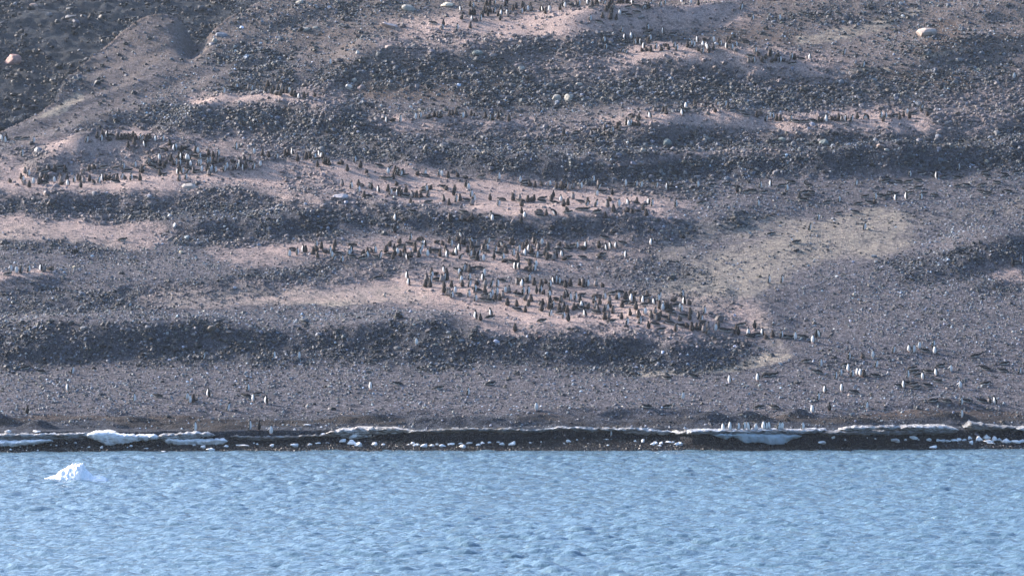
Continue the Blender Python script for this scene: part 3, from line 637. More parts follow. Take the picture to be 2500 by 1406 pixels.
def iceberg():
    Y0 = 259.5; pr = np.array([(94,1173.5),(102,1171),(112,1168),(124,1163),(136,1160),(141,1153),(150,1147),(160,1145),(172,1137),(184,1133),(196,1132.5),(203,1134),(206,1144),(213,1152),(220,1155),(226,1163),(236,1164),(244,1162),(252,1163),(260,1168),(264,1173.5)])
    xs = np.linspace((94-1250)/FPX*Y0, (264-1250)/FPX*Y0, 90); ys = np.linspace(-1.05, 1.05, 44)
    X, Yl = np.meshgrid(xs, ys); cols = 1250+X*FPX/Y0
    top = np.array([rowz(rw, Y0)-rowz(1173.5, Y0) for rw in pr[:, 1]])*.98+.02; hp = np.interp(cols+4*fbm(X*1.6, Yl*1.6, 4, 203), pr[:, 0], top)*(1+.10*fbm(X*2.2, Yl*2.2, 4, 204))
    wd = .55+.45*np.clip(hp/1.0, 0, 1)**.5; q = np.abs(Yl+.06*fbm(X*2.5, Yl*0, 3, 201))/wd
    prof = np.where(Yl < 0, np.clip(1-q**1.7, -.25, 1), np.clip(1-q**2.2, -.25, 1))
    Z = hp*prof+.15*fbm(X*4.2, Yl*4.2, 4, 202)*np.clip(hp, .1, 1)
    st = .16; Z = np.where(Z > .06, (np.floor(Z/st)+sstep(.1, .9, (Z/st) % 1))*st*.45+Z*.55, Z)-.02
    Z[0, :] = Z[-1, :] = -.4; Z[:, 0] = Z[:, -1] = -.4
    V = np.stack([X, Yl+Y0, Z], -1).reshape(-1, 3); me = mesh_np('iceberg', V, gridfaces(90, 44), (M_berg,), True)
    o = link(bpy.data.objects.new('iceberg', me)); tag(o, 'small bright white iceberg floating at the left of the sea', 'iceberg')
M_berg = ice_mat('iceberg_ice', .0, (.92, .95, .97))
iceberg()

# ------------------------------------------------------------------ penguins
def pmat(name, col, rough=.6, nz=.25, sc=22):
    m, t, b = newmat(name, rough, .3)
    tc = N(t, 'ShaderNodeTexCoord'); n1 = noise(t, sc, 3, .6, tc.outputs['Object']); oi = N(t, 'ShaderNodeObjectInfo')
    f = math_(t, 'ADD', math_(t, 'MULTIPLY', n1.outputs[0], nz), math_(t, 'MULTIPLY', oi.outputs['Random'], nz))
    lo = tuple(v*(1-nz) for v in col); hi = tuple(min(.9, v*(1+nz)) for v in col)
    r_ = ramp(t, f, [(.1, lo), (.1+nz*1.6, hi)]); t.links.new(r_, b.inputs['Base Color'])
    return m
PM = [pmat('black_feathers', (.006, .007, .010), .85), pmat('white_feathers', (.60, .595, .58), .7, .10), pmat('bill', (.07, .03, .02), .4), pmat('pink_feet', (.45, .25, .22), .6),
      pmat('chick_down', (.042, .033, .029), .95, .4, 30), pmat('pale_down', (.20, .175, .165), .9, .3)]
def loft(rings, mfun, seg=12, cap=True):
    """rings: (y, z, rx, ry) along a spine in the plane x=0; mfun(ring, angle)->material"""
    V = []; F = []; MI = []; P = [np.array((0, r[0], r[1])) for r in rings]; n = len(rings)
    for i in range(n):
        tt = P[min(i+1, n-1)]-P[max(i-1, 0)]; tt = tt/np.linalg.norm(tt); nn = np.cross((1, 0, 0), tt)
        for k in range(seg):
            th = 2*math.pi*k/seg; V.append(P[i]+np.array((rings[i][2]*math.cos(th), 0, 0))+nn*rings[i][3]*math.sin(th))
    for i in range(n-1):
        for k in range(seg):
            a = i*seg+k; b = i*seg+(k+1) % seg; F.append((a, b, b+seg, a+seg)); MI.append(mfun((i+.5)/n, 2*math.pi*(k+.5)/seg))
    for base_i, p in ((0, P[0]), (n-1, P[-1])):
        ci = len(V); V.append(p)
        for k in range(seg):
            a = base_i*seg+k; b = base_i*seg+(k+1) % seg; F.append((a, b, ci, ci) if base_i else (b, a, ci, ci)); MI.append(mfun(base_i/n, 2*math.pi*(k+.5)/seg))
    return V, F, MI
def fin(A, V, F, MI, root, tip, wid, th, mo, mi_):
    """flat tapered blade, outer side material mo, inner mi_"""
    root, tip, wid = map(np.array, (root, tip, wid)); n = np.cross(tip-root, wid); n = n/np.linalg.norm(n)*th; b = len(V)
    mid = (root+tip)/2+n*1.2
    for p, s in ((root, .8), (mid, 1.0), (tip, .3)):
        for d in ((-1, 0), (0, 1), (1, 0), (0, -1)): V.append(p+wid*s*.5*d[0]+n*.5*d[1]*(1 if s > .4 else .3))
    for i in range(2):
        for k in range(4): a = b+i*4+k; c = b+i*4+(k+1) % 4; F.append((a, c, c+4, a+4)); MI.append(mo if k < 2 else mi_)
    F.append((b+8, b+9, b+10, b+11)); MI.append(mo)
def penguin_mesh(kind, pose, seed=0):
    g = random.Random(seed)
    chick = kind == 'chick'
    if not chick:
        if pose == 'prone':
            rg = [(.34,.045,.02,.02),(.27,.075,.075,.06),(.17,.10,.115,.085),(.04,.115,.125,.10),(-.09,.12,.115,.095),(-.18,.13,.085,.08),(-.24,.155,.06,.06),(-.29,.18,.056,.058),(-.335,.185,.04,.042),(-.35,.183,.015,.02)]
            bill = ((0,-.345,.18), (0,-.405,.17)); sh = (-.10, .13); fl = [((s*.10,-.10,.13), (s*.20,.12,.05)) for s in (-1, 1)]
        else:
            rg = [(.05,.02,.045,.045),(.03,.07,.095,.09),(.015,.16,.125,.118),(.0,.26,.128,.12),(-.005,.36,.108,.10),(0,.44,.078,.078),(0,.50,.056,.06),(-.01,.55,.056,.062),(-.02,.60,.05,.058),(-.02,.64,.022,.028)]
            fl = [((s*.10,.0,.42), (s*.150,.03,.19)) for s in (-1, 1)]; bill = ((0,-.065,.585), (0,-.13,.575)); sh = (0, .42)
            if pose == 'walk': fl = [((s*.10,.0,.42), (s*.26,.05,.27)) for s in (-1, 1)]
            if pose == 'bent':
                rg = [(.09,.03,.045,.045),(.07,.08,.095,.09),(.05,.16,.125,.118),(.02,.25,.128,.12),(-.04,.34,.108,.10),(-.10,.40,.078,.078),(-.15,.43,.056,.06),(-.20,.44,.056,.062),(-.24,.42,.05,.058),(-.27,.40,.022,.028)]
                fl = [((s*.10,-.02,.37), (s*.15,.07,.16)) for s in (-1, 1)]; bill = ((0,-.27,.40), (0,-.32,.36))
            if pose == 'lean':
                rg = [(y-.22*max(0, z-.1)*z*1.6, z, a, b) for y, z, a, b in rg]; bill = ((0,-.19,.575), (0,-.26,.55)); fl = [((s*.10,-.05,.41), (s*.15,.05,.19)) for s in (-1, 1)]
            if pose == 'tall':
                rg = [(y, z*1.08, a*.93, b*.93) for y, z, a, b in rg]; bill = ((0,-.05,.64), (0,-.095,.69))
        wf = 1.15; rg = [(y, z*(1 if pose != 'prone' else 1.15), a*wf, b*wf*(1 if pose != 'prone' else 1.12)) for y, z, a, b in rg]
        def mf(i, th):
            s = math.sin(th)
            if i > .72: return 0
            if i > .62: return 1 if s > .45 else 0
            return 1 if s > (.38 if pose != 'prone' else .55) else 0
        V, F, MI = loft(rg, mf, 14); V = list(V)
        for s, (a, b) in zip((-1, 1), fl): fin(None, V, F, MI, a, b, (0, .075, .02 if pose != 'prone' else .01), .018, 0, 1)
        fin(None, V, F, MI, bill[0], bill[1], (.03, 0, .0), .028, 2, 2)
        if pose == 'prone': fin(None, V, F, MI, (0,.30,.05), (0,.42,.02), (.07, 0, 0), .02, 0, 0)
        else:
            fin(None, V, F, MI, (0,.08,.08), (0,.19,.01), (.08, 0, 0), .02, 0, 0)
            for s in (-1, 1): fin(None, V, F, MI, (s*.05,.02,.015), (s*.06,-.11,.008), (.07, 0, 0), .02, 3, 3)
    else:
        if pose == 'prone':
            rg = [(.24,.05,.03,.03),(.19,.09,.10,.09),(.10,.125,.14,.125),(0,.14,.15,.14),(-.09,.15,.125,.13),(-.16,.18,.085,.09),(-.20,.21,.065,.065),(-.235,.21,.055,.055),(-.26,.20,.02,.03)]; bill = ((0,-.25,.20), (0,-.29,.19))
            fl = [((s*.13,-.06,.15), (s*.17,.10,.05)) for s in (-1, 1)]
        elif pose == 'hunch':
            rg = [(.07,.01,.07,.07),(.06,.06,.135,.13),(.04,.14,.155,.15),(.02,.22,.14,.135),(-.01,.29,.105,.10),(-.05,.335,.07,.07),(-.08,.355,.06,.055),(-.10,.35,.03,.03)]; bill = ((0,-.12,.34), (0,-.16,.325))
            fl = [((s*.12,.02,.26), (s*.16,.04,.10)) for s in (-1, 1)]
        else:
            rg = [(.03,.01,.075,.075),(.025,.06,.135,.13),(.015,.15,.15,.145),(.005,.25,.135,.13),(0,.34,.105,.10),(0,.41,.085,.085),(0,.455,.076,.076),(-.01,.50,.074,.076),(-.015,.535,.060,.064),(-.015,.56,.025,.03)]; bill = ((0,-.06,.50), (0,-.11,.49))
            fl = [((s*.11,.0,.36), (s*.16,.02,.17)) for s in (-1, 1)]
        rg = [(y, z, a*1.12, b*1.12) for y, z, a, b in rg]
        pale = kind == 'chick' and seed % 4 == 3
        mf = lambda i, th: 5 if (pale and .05 < i < .6 and math.sin(th) > .2) else 4
        V, F, MI = loft(rg, mf, 12); V = [np.array(v)*(1+.05*(g.random()-.5)) for v in V]
        for a, b in fl: fin(None, V, F, MI, a, b, (0, .07, 0), .02, 4, 4)
        fin(None, V, F, MI, bill[0], bill[1], (.025, 0, 0), .025, 2, 2)
        if pose != 'prone':
            for s in (-1, 1): fin(None, V, F, MI, (s*.06,.0,.015), (s*.07,-.12,.008), (.06, 0, 0), .02, 3, 3)
    V = np.array(V); T = []; TM = []
    for f, mi in zip(F, MI):
        T.append(f[:3]); TM.append(mi)
        if f[3] != f[2]: T.append((f[0], f[2], f[3])); TM.append(mi)
    return V, np.array(T), np.array(TM)
PROTO = {}
def proto(kind, pose, var):
    k = (kind, pose, var)
    if k not in PROTO:
        V, T, TM = penguin_mesh(kind, pose, var); PROTO[k] = (mesh_np(kind+'_penguin', V, T, PM, True, TM), V, T, TM)
    return PROTO[k]
SP = {
(0,0):"950,1350C 1000,1350C 1045,1345F 990,1385F 1080,1340P 1150,1370C 1185,1370C 1215,1370C 1235,1345P 1255,1370C 1300,1345C 1325,1370C 1370,1375F 1390,1380N 1435,1380C 1460,1370C 1520,1385F 1590,1385F 1065,1380K 1270,1380K 1310,1400C 1420,1400C 845,1400F 20,1375F 60,1370B 50,1400F 330,1400F 170,1365P 245,1370P 2185,920F 2250,875P 2310,880F 2395,860P 2430,880C 2455,890F 2480,880C",
(625,0):"95,910C 115,855C 170,900C 150,920C 215,890C 205,930K 240,940C 255,870C 265,915C 300,915C 330,910F 350,940C 375,950C 388,952B 420,970F 470,965C 505,950K 570,950K 245,825K 1275,1205L 1335,1190K 1410,1200F 1605,1160R 1560,1170F 1690,1165K 1740,1150C 1775,1155C 1805,1155C 1890,1140C 1920,1135C 1955,1130C 2020,1160F 2045,1150C 2100,1135C 2130,1145K 2240,1160C 2285,1180R 2310,1180C 2365,1165C 2400,1180K 2470,1190C 1820,295R 1830,260B 1965,300F 2095,280C 2010,195K 2110,210F 2145,215K 2195,210F 2210,175C 2265,165B 2090,150C 2115,150C 2135,150B 1730,240P 2230,120C 2255,130C 2285,130C 2325,130F 2365,165C 2390,110C 2385,205B 2395,160F 2460,170C 2455,150F 2250,60C 2285,55C 2330,50F 2435,65C 2450,40B 2000,115L 2120,80R 2090,70C 2480,140C 725,640F",
(1250,0):"10,110C 40,90B 95,140F 100,70C 120,120C 155,115F 180,80C 185,110C 280,110C 300,115F 330,140C 370,115F 470,100C 500,75B 520,80F 580,70P 625,70C 655,60R 740,50F 785,65C 780,85P 820,50C 860,30F 830,50C 905,50N 920,120C 940,90C 960,50C 980,40C 970,140C 990,95K 1040,40C 1055,40C 1085,40C 1125,40C 1175,45F 1135,85P 1210,75P 1280,100N 1310,95F 1335,90C 1370,30F 1445,70R 1490,55F 1660,35F 1745,45F 1820,55C 765,210R 850,230P 885,185C 960,200C 970,180B 1020,200C 1055,155F 1090,145P 1140,165P 1220,135P 2235,100R 2250,90F 2350,205R 1070,325R 1325,300R 1320,335P 1475,335L 1100,390L 1165,385F 900,420R 1225,425C 1200,440R 1255,440L 1330,430C 1350,400R 1345,320K 915,490R 1075,520N 1115,530N 1265,510K 1285,480L 1310,505K 1355,510C 1405,485R 1455,500K 1525,490C 1500,460K 1585,470R 1610,500R 1570,350P 1715,470C 1750,460R 1775,465R 1810,420L 1815,505K 1860,530R 1865,460F 1880,400K 1900,470L 1925,525B 1910,490F 1970,490C 1970,420F 2020,430C 2035,455R 2095,480L 2105,410C 2125,430K 2150,490F 2150,390K 2165,370K 2190,460F 2225,400K 2250,410P 2280,420P 2310,620C 2360,620F 2380,530R 2440,610C 2480,580K 2400,560K 2330,565P 1700,1065F 1785,1045C 1880,1050K 1910,1035P 1950,1055K 2005,1040N 2080,1045F 2110,1060C 2140,1085P 2180,1060K 2240,1105P 2290,1140P 2390,1150C 2420,1120K 1980,1100K 1505,1120C 1480,1100C 1530,1060P 1390,1090K 1665,1130L 1690,1085P 1240,1175C 1215,1180K 1165,1140P 1160,1230F 1350,1160F 1115,1225C 1190,1230K 1235,1235K 1140,1240F 1030,1260C 1060,1270K 1050,1250C 905,1285C 930,1280P 980,1300F 820,1290K 845,1300K 935,1320K 775,1335C 505,1325B 520,1345P 630,1305P 680,1305P 600,1335P 1065,1300P 2480,1190R",
(1875,0):"115,205F 345,145P 410,160P 690,150P 30,540C 15,560C 40,615K 75,610C 100,560K 120,615R 150,605K 230,580F 260,590C 320,590P 410,590F 235,640P 740,540R 930,665R 2400,775F 25,1160F 45,1165R 85,1185C 120,1185C 225,1190F 265,1200P 350,1200P 400,1195P 440,1195P 495,1200C 530,1195K 570,1195F 620,1180K 650,1185K 690,1180C 720,1190C 760,1190F 815,1190R 870,1165C 945,1170N 970,1170N 1105,1160F 1125,1190C 1150,1160R 1195,1155P 1245,1140P 1285,1170C 1325,1145C 1360,1120F 1380,1160C 1420,1120P 1500,1065N 1495,1095K 1570,1090P 1555,1135K",
(0,352):"245,290C 280,315F 205,345C 225,375R 240,400K 285,425C 325,395F 380,395C 400,330C 400,390C 370,280K 430,390P 465,255K 440,280P 480,275P 460,345N 440,360C 535,275C 585,240P 635,275C 530,380F 600,370C 600,400K 590,355C 655,365B 665,410F 725,375R 760,355C 780,365C 790,430B 815,380C 815,300K 875,365C 870,265C 915,245K 1010,240P 910,395K 965,385R 1000,365F 1030,355C 1070,350K 1110,345K 1145,350C 1130,380P 1190,345R 1215,350K 1280,360R 1310,340P 1365,360C 1205,250F 1130,250P 1255,270P 1320,235R 1370,280F 1385,285C 1400,260N 1485,235P 1450,200F 1465,200C 1490,195K 1560,220C 1600,240C 1560,160F 1625,200K 1550,265P 1670,170C 1690,215K 1720,215R 1755,215R 1745,150C 1770,155F 1800,185P 1825,160F 1850,160F 1830,230C 1865,220F 1810,195P 1910,140P 1950,150F 1940,215R 1960,215F 2000,145P 2035,120C 2080,140C 2025,200R 2050,195F 2080,200C 1985,130P 2120,190C 2165,175K 2190,270F 2215,250F 2260,260C 2275,190K 2310,250R 2340,225F 2375,265F 2400,240C 2475,250R 2440,170C 2380,155K 2025,270C 2055,280R 2070,265F 2105,280R 2040,310C 1890,285C 1925,280P 1970,275F 1830,250P 1750,265C 1750,360C 1735,300F 1785,295R 1815,350R 1835,300N 1560,315C 1590,315P 1510,200P 1250,35C 1310,25C 1415,35F 1655,20C 1700,70F 1715,60F 1770,75C 1800,50K 1835,80P 1910,90C 1930,90F 2305,60R 2480,100F 2130,120F 1590,70P 1620,75K 95,380K 215,125F 105,1255F 160,1265F 205,1260C 75,1285P 280,1255R 400,1240F 430,1245C 485,1240P 500,1225K 1195,950P",
(625,352):"65,120C 120,135C 200,150F 40,225F 285,125C 315,115C 355,105F 405,170C 490,155C 525,145C 575,155R 600,220C 600,160P 625,125F 655,150C 665,200C 710,210C 690,195C 640,150F 835,205K 815,200K 890,265C 1020,235C 965,180F 1075,290K 840,405C 1205,225P 1290,295F 1310,260N 1340,345C 1360,280C 1370,300R 1395,310B 1415,320F 1435,300C 1455,320P 1580,310K 1650,315F 1650,320P 1790,310F 1815,320F 1875,335C 1965,325K 2045,340K 2200,335P 2375,350F 2050,420C 2075,450F 1245,345P 1300,350P 1000,410C 1030,420K 930,440F 1005,475R 1130,445B 1110,430K 1195,475L 1290,465C 1315,500R 1350,460K 1380,510F 1420,510C 1400,470K 1465,475C 1460,520P 1480,520P 1525,525C 1570,525C 1610,525C 1680,520C 1665,470F 1710,445K 1650,440P 1635,475P 1370,410K 1860,455K 1830,430P 1940,465C 1930,505B 2105,520R 2130,560R 2110,600C 2060,560P 1830,560C 1885,595C 1955,570R 1990,560C 2285,550C 2370,610R 2400,555P 1510,600C 1055,530C 1095,520P 1530,610K 1680,580P 1530,670P 1450,750K 1905,755B 1890,740C 2005,745C 2110,740C 2035,750K 2080,760K 2100,745K 2030,680P 2310,755F 2295,730C 2350,720P 1360,750F 1355,870B 1510,945R 1405,975K 1600,945K 1620,950K 1765,970K 1820,990K 1505,990P 2000,910N 2010,985C 2040,985B 1970,950K 1910,1000R 1890,970C 2100,980R 2105,1020C 2110,940P 2165,1005C 2240,1000C 2270,975F 2305,940P 2370,1010C 2400,1000N 2490,985C 590,1010R 640,1025C 770,1005C 560,1080C 585,1045K 600,1115C 360,1045K 405,1085R 325,1100F 460,1060L 485,1060C 675,1065K 725,1070R 760,1060C 740,1110F 765,1140N 790,1080P 840,1155R 905,1095R 930,1040N 920,1070F 945,1000P 935,1110P 1050,1080K 1040,1125P 1085,1120F 1090,1080C 1120,1060K 1165,1065R 1180,1115P 1210,1120R 1265,1060C 1280,1050C 1310,1000K 1350,1045B 1290,1095P 1340,1125C 1355,1090C 1380,1080F 1410,1105C 1415,1010P 1450,1065C 1455,1110C 1480,1135F 1515,1110C 1500,1090P 1555,1055C 1555,1000K 1590,1105C 1600,1095F 1615,1050R 1625,1010R 1650,1000L 1675,1100F 1700,1070C 1740,1055P 1765,1055P 1800,1100C 1850,1050C 1865,1110F 1860,1070K 1920,1085K 1940,1080F 1955,1085F 1985,1045L 2000,1125N 2065,1060C 2095,1100R 2130,1090C 2140,1030P 2160,1140B 2130,1130P 2175,1090F 2220,1145F 2215,1050C 2255,1040F 2245,1062P 2335,1060F 2325,1125B 2390,1050K 2375,1085P 2415,1140R 2430,1155K 2440,1070K 2430,1020K 2470,1155P 1475,1320L 1490,1380L 1185,1320P 1665,1340C 1655,1400C 1715,1270C 1720,1310R 1705,1360R 1700,1400C 1755,1280K 1765,1335P 1815,1345C 1840,1260L 1860,1280C 1845,1330R 1865,1330C 1985,1280F 1970,1240P 2030,1245F 2060,1240C 2085,1255C 2115,1230P 2000,1315C 2005,1355F 2015,1395C 2085,1330F 2085,1400F 2150,1380K 2165,1370C 2240,1388C 2230,1285F 2215,1335F 2300,1395F 2360,1400R 2400,1345P 2180,1220P 1910,1400C 1835,1400C",
(1250,352):"80,380F 130,380P 225,425C 130,410P 170,410K 285,410K 370,415F 435,440C 490,440C 480,430C 530,435F 560,455C 600,440C 675,440R 795,375R 845,410C 850,440N 830,510F 870,480P 885,480P 980,500B 1110,415F 1145,405P 1210,420R 1260,430F 1410,435R 1515,450L 1555,435P 1640,420P 1815,425F 1945,415P 2090,400P 2425,435R 2200,475B 2195,435P 2285,480P 2350,470P 2455,485P 10,555C 75,545C 85,570P 155,570C 215,560C 190,565K 295,545P 290,570P 385,565C 405,525B 415,585P 480,565F 505,610C 545,600C 595,540C 670,575P 735,610N 740,590C 820,615F 95,610C 93,680C 930,615C 950,560K 1045,615F 1135,595F 990,665C 1205,590P 1220,580C 1300,610P 1335,590F 1370,610F 1280,655C 1310,705C 1100,690K 1125,665K 1170,680K 1220,670P 910,730C 270,670K 335,700C 415,700N 275,715P 545,680P 530,660K 680,650P 660,650P 830,675P 720,650P 90,780B 125,720F 1600,620R 1845,590P 2405,610R 10,985C 70,1060F 110,1030C 145,1000C 165,1050L 210,970C 255,1030C 290,985F 350,1035C 245,1000C 530,1020K 580,1010P 465,1010K 635,1020F 695,1035K 720,1020L 850,1020C 925,1040L 965,1025L 1015,1020L 1080,980P 1360,990F 15,1095F 55,1125C 130,1090F 190,1065C 240,1115R 200,1095P 270,1105P 325,1080C 340,1110K 345,1130C 370,1110K 435,1110B 410,1135C 490,1105F 540,1040P 440,1045P 540,1125P 510,1135K 690,1120P 860,1115K 870,1095P 1110,1110L 905,925P 170,1190C 160,1150P 60,1160C 30,1225F 65,1220F 150,1230K 180,1245K 220,1240R 235,1200F 10,1165P 50,1375C 90,1340K 100,1395F 140,1350K 165,1345R 215,1380C 285,1400C 325,1365K 370,1400R 390,1360C 410,1365F 430,1365F 460,1370F 500,1370P 520,1400C 570,1390C 660,1385C 690,1370C 740,1395F 700,1395C 820,1390C 880,1400K",
(1875,352):"25,410F 135,420P 185,460R 225,385P 395,415P 305,545B 355,485P 420,480P 380,520P 340,555P 580,580P 695,570R 860,410R 1150,345P 1145,375P 1275,380P 1370,380P 1465,370P 1465,440P 1385,320F 1500,300P 1620,300P 1645,340F 1715,335P 1860,260R 1840,335P 1850,425P 1940,415P 2090,415P 2120,290P 2140,325P 2310,310P 2315,335P 2425,290P 2240,390P 2350,475P 2080,475P 2140,490P 2485,180B 1050,545R 1095,515P 1160,520P 1205,490P 1245,555L 1240,500P 1350,545F 1385,490P 1495,545R 1520,500P 1630,515P 945,525P 880,595P 995,585P 1045,585K 490,745R 685,690P 850,675P 405,845F 940,840R 30,890P 275,970P 10,1360R 135,1360R 2395,1195B 2430,1170P 2475,1170R",
(0,704):"705,840R 400,825P 245,790P 660,1005F 265,1225B 1310,1110R 1540,1065P 1825,1090F 1855,1125F 1890,1110C 2035,1060L 2420,1005R 2475,1105F 2405,1065P 2225,1200R 1985,695R 2440,1385R 1905,1403F",
(625,704):"175,690R 420,695F 1565,560F 1120,990F 1385,945P 1780,990P 2070,1045R 2290,945P 100,1130L 10,1045P 2145,300L 2190,315C 2295,270F 2285,295P 1890,75C 1915,100R 1985,75K 2080,90R 2145,130F 2160,35P 2140,40F 2235,50C 2285,110R 2305,80F 2240,80P 2335,115C 2380,120C 2410,95C 2355,70F 2230,125P 2280,135P 2435,50F 2470,40C 2455,170C 1835,45C 1870,75C 1945,55F 145,1425W 30,1385B 1145,1450R",
(1250,704):"40,65K 60,75P 45,180C 110,60R 160,60R 130,235C 135,120K 160,175C 185,130C 240,50B 280,50F 310,60K 290,225C 300,165C 270,165K 365,95R 370,60B 372,150B 360,205C 400,195R 430,120K 460,220C 480,145C 505,210C 540,240C 515,100C 540,90F 570,125R 605,215C 620,120R 640,200K 665,150B 685,190F 680,80P 715,275F 685,205P 745,200K 50,220P 375,275F 470,250P 505,300F 550,325B 290,330P 820,245P 805,90K 800,150F 815,200C 835,225C 850,90K 855,160C 905,110F 900,245B 930,225F 905,310C 945,300C 955,190C 950,140C 985,245C 975,65P 1030,110K 1040,110F 1055,50P 1075,190C 1070,300C 1105,110C 1115,100C 1160,60K 1190,70K 1165,130F 1190,130C 1125,360R 1110,150P 1210,210C 1150,265C 1180,160P 1235,290C 1250,350R 1260,130K 1280,150F 1300,100P 1320,90C 1300,260F 1300,170P 1340,150K 1390,160F 1360,300C 1355,290C 1410,320C 1430,320C 1440,200C 1440,100F 1430,130F 1400,250C 1450,270K 1480,190F 1500,210C 1520,200C 1470,220F 1550,210C 1540,320C 1540,240P 1560,260P 1500,300P 1335,395B 1600,420C 1635,320K 1640,215F 1655,230F 1660,90R 1680,160L 1730,165K 1740,260C 1735,310C 1680,280P 1600,180P 1580,130K 1820,300C 1845,330R 1880,255F 1705,390K 1755,415C 1800,410C 1835,410C 1860,350K 1875,430C 1915,400C 1915,455K 1985,420F 2020,390C 1660,380P 1540,350P 1400,365P 1450,420P 970,335P 2060,420P 2110,430P 2190,420C 2210,460B 2160,445K 2235,370P 2370,395W 2310,465F 2345,475P 2400,465P 2445,465L 2320,490P 2475,495K 30,420C 1510,885P 1770,870P 2125,930F 2400,905F 2480,865P 1665,1090F 235,1195F 1320,1170P 1510,1170P 2410,1175P 2065,1372F 2130,1375F 2210,1370F 2270,1362F 2315,1370F 2380,1382F 2460,1365F 2490,1370F 960,1450R",
(1875,704):"45,480C 130,490R 165,485P 215,490P 265,505F 345,490P 470,480B 500,480F 440,535F 1225,635R 1380,620F 1425,630F 1475,595F 1535,620P 1615,585R 1630,640F 790,700R 920,685K 1020,680F 370,725P 515,770F 480,830P 1055,780R 785,815F 760,760P 660,890R 710,860R 820,870R 875,850F 905,860F 935,870C 1050,865P 2025,675P 1405,795P 1420,830P 1365,880R 1470,860P 1515,890F 1560,825P 1645,855F 1685,770P 1785,820W 2305,750P 2100,785P 2130,800P 2290,815P 2455,835R 1280,965P 1325,975F 1370,940P 1415,950P 1450,980P 1560,960P 1655,920P 1875,980W 2120,945P 555,1020L 720,1010F 840,1025P 490,1095R 435,1215F 600,1195W 960,1180F 1610,1110P 1740,1115P 1885,1145R 1945,1115P 1930,1110P 2090,1115P 2160,1120K 2220,1130L 1890,1265F 45,860P 15,860P 60,1175P 10,1365F 105,1370F 135,1365F 340,1365F",
}
birds = []
for (ox, oy), S in SP.items():
    for tk in S.split():
        ty = tk[-1]; a, b = tk[:-1].split(','); birds.append((ox+float(a)/4, oy+float(b)/4, ty))
def zone(c, r):
    if r > 1035: return ('ledge', 'on the shore ice ledge') if c > 1700 else ('shore', 'by the icy shore')
    if r > 880 and c < 1250: return 'beachL', 'on left gravel beach'
    if r > 800 and c > 2010: return ('beachR', 'on right gravel beach') if c < 2190 else ('beachFR', 'on far right beach')
    if r > 860 and c >= 1250: return 'beachM', 'on middle gravel beach'
    if r > 810 and c < 1250: return 'scree', 'in the lower scree'
    if r > 770 and c > 1640: return 'tail', 'at central colony right end'
    if r > 636 and 980 < c < 1780:
        k = 'lower left' if (c < 1250 and r > 720) else 'upper' if r < 672 else 'middle' if r < 736 else 'lower'
        return 'cc'+k, 'in %s central colony' % k
    if r > 560 and c < 250: return 'edge', 'in left edge group'
    if r > 560 and c < 1640:
        k = 'left' if c < 880 else 'middle' if c < 1160 else 'right'
        return 'row'+k, 'in long middle row, %s part' % k
    if 415 < r and 1560 < c: return ('slR', 'on grey right slope') if c < 2100 else ('slFR', 'on far right slope')
    if r > 435 and c > 840: return ('ridge', 'on pink ridge, left half') if c < 1180 else ('ridgeR', 'on pink ridge, right half')
    if r > 405 and c < 350: return 'leftlow', 'below left pink mound'
    if r > 320 and c < 560: return 'left', 'on left pink mound'
    if r > 320 and c < 960: return 'left2', 'right of left pink mound'
    if r > 200 and c < 960: return 'knoll', 'on upper left pink knoll'
    if r > 240 and c < 1300: return 'thin', 'in thin upper middle line'
    if r > 240: return 'rr', 'along right nesting ridge'
    if r > 60 and c > 1440: return 'up', 'in upper right colony'
    return 'top', 'in top colony'
occupied = []
items = []
for c, r, ty in birds:
    x, y, z = hit(c, min(r, 1096))
    if 1700 < c < 2010 and 1040 < r < 1052:      # the row on the ice ledge stands on its snowy top
        y0 = float(bank_foot(np.array([(c-1250)/FPX*302]))[0]+np.interp((c-1250)/FPX*302, SHX, SHY)); y = y0+.25; z = rowz(r+3.5, y)-.0; x = (c-1250)/FPX*y
    items.append(dict(c=c, r=r, ty=ty, x=x, y=y, z=z, zone=zone(c, r)))
POSE = {'C': ('chick', 'stand'), 'K': ('chick', None), 'P': ('adult', 'prone')}
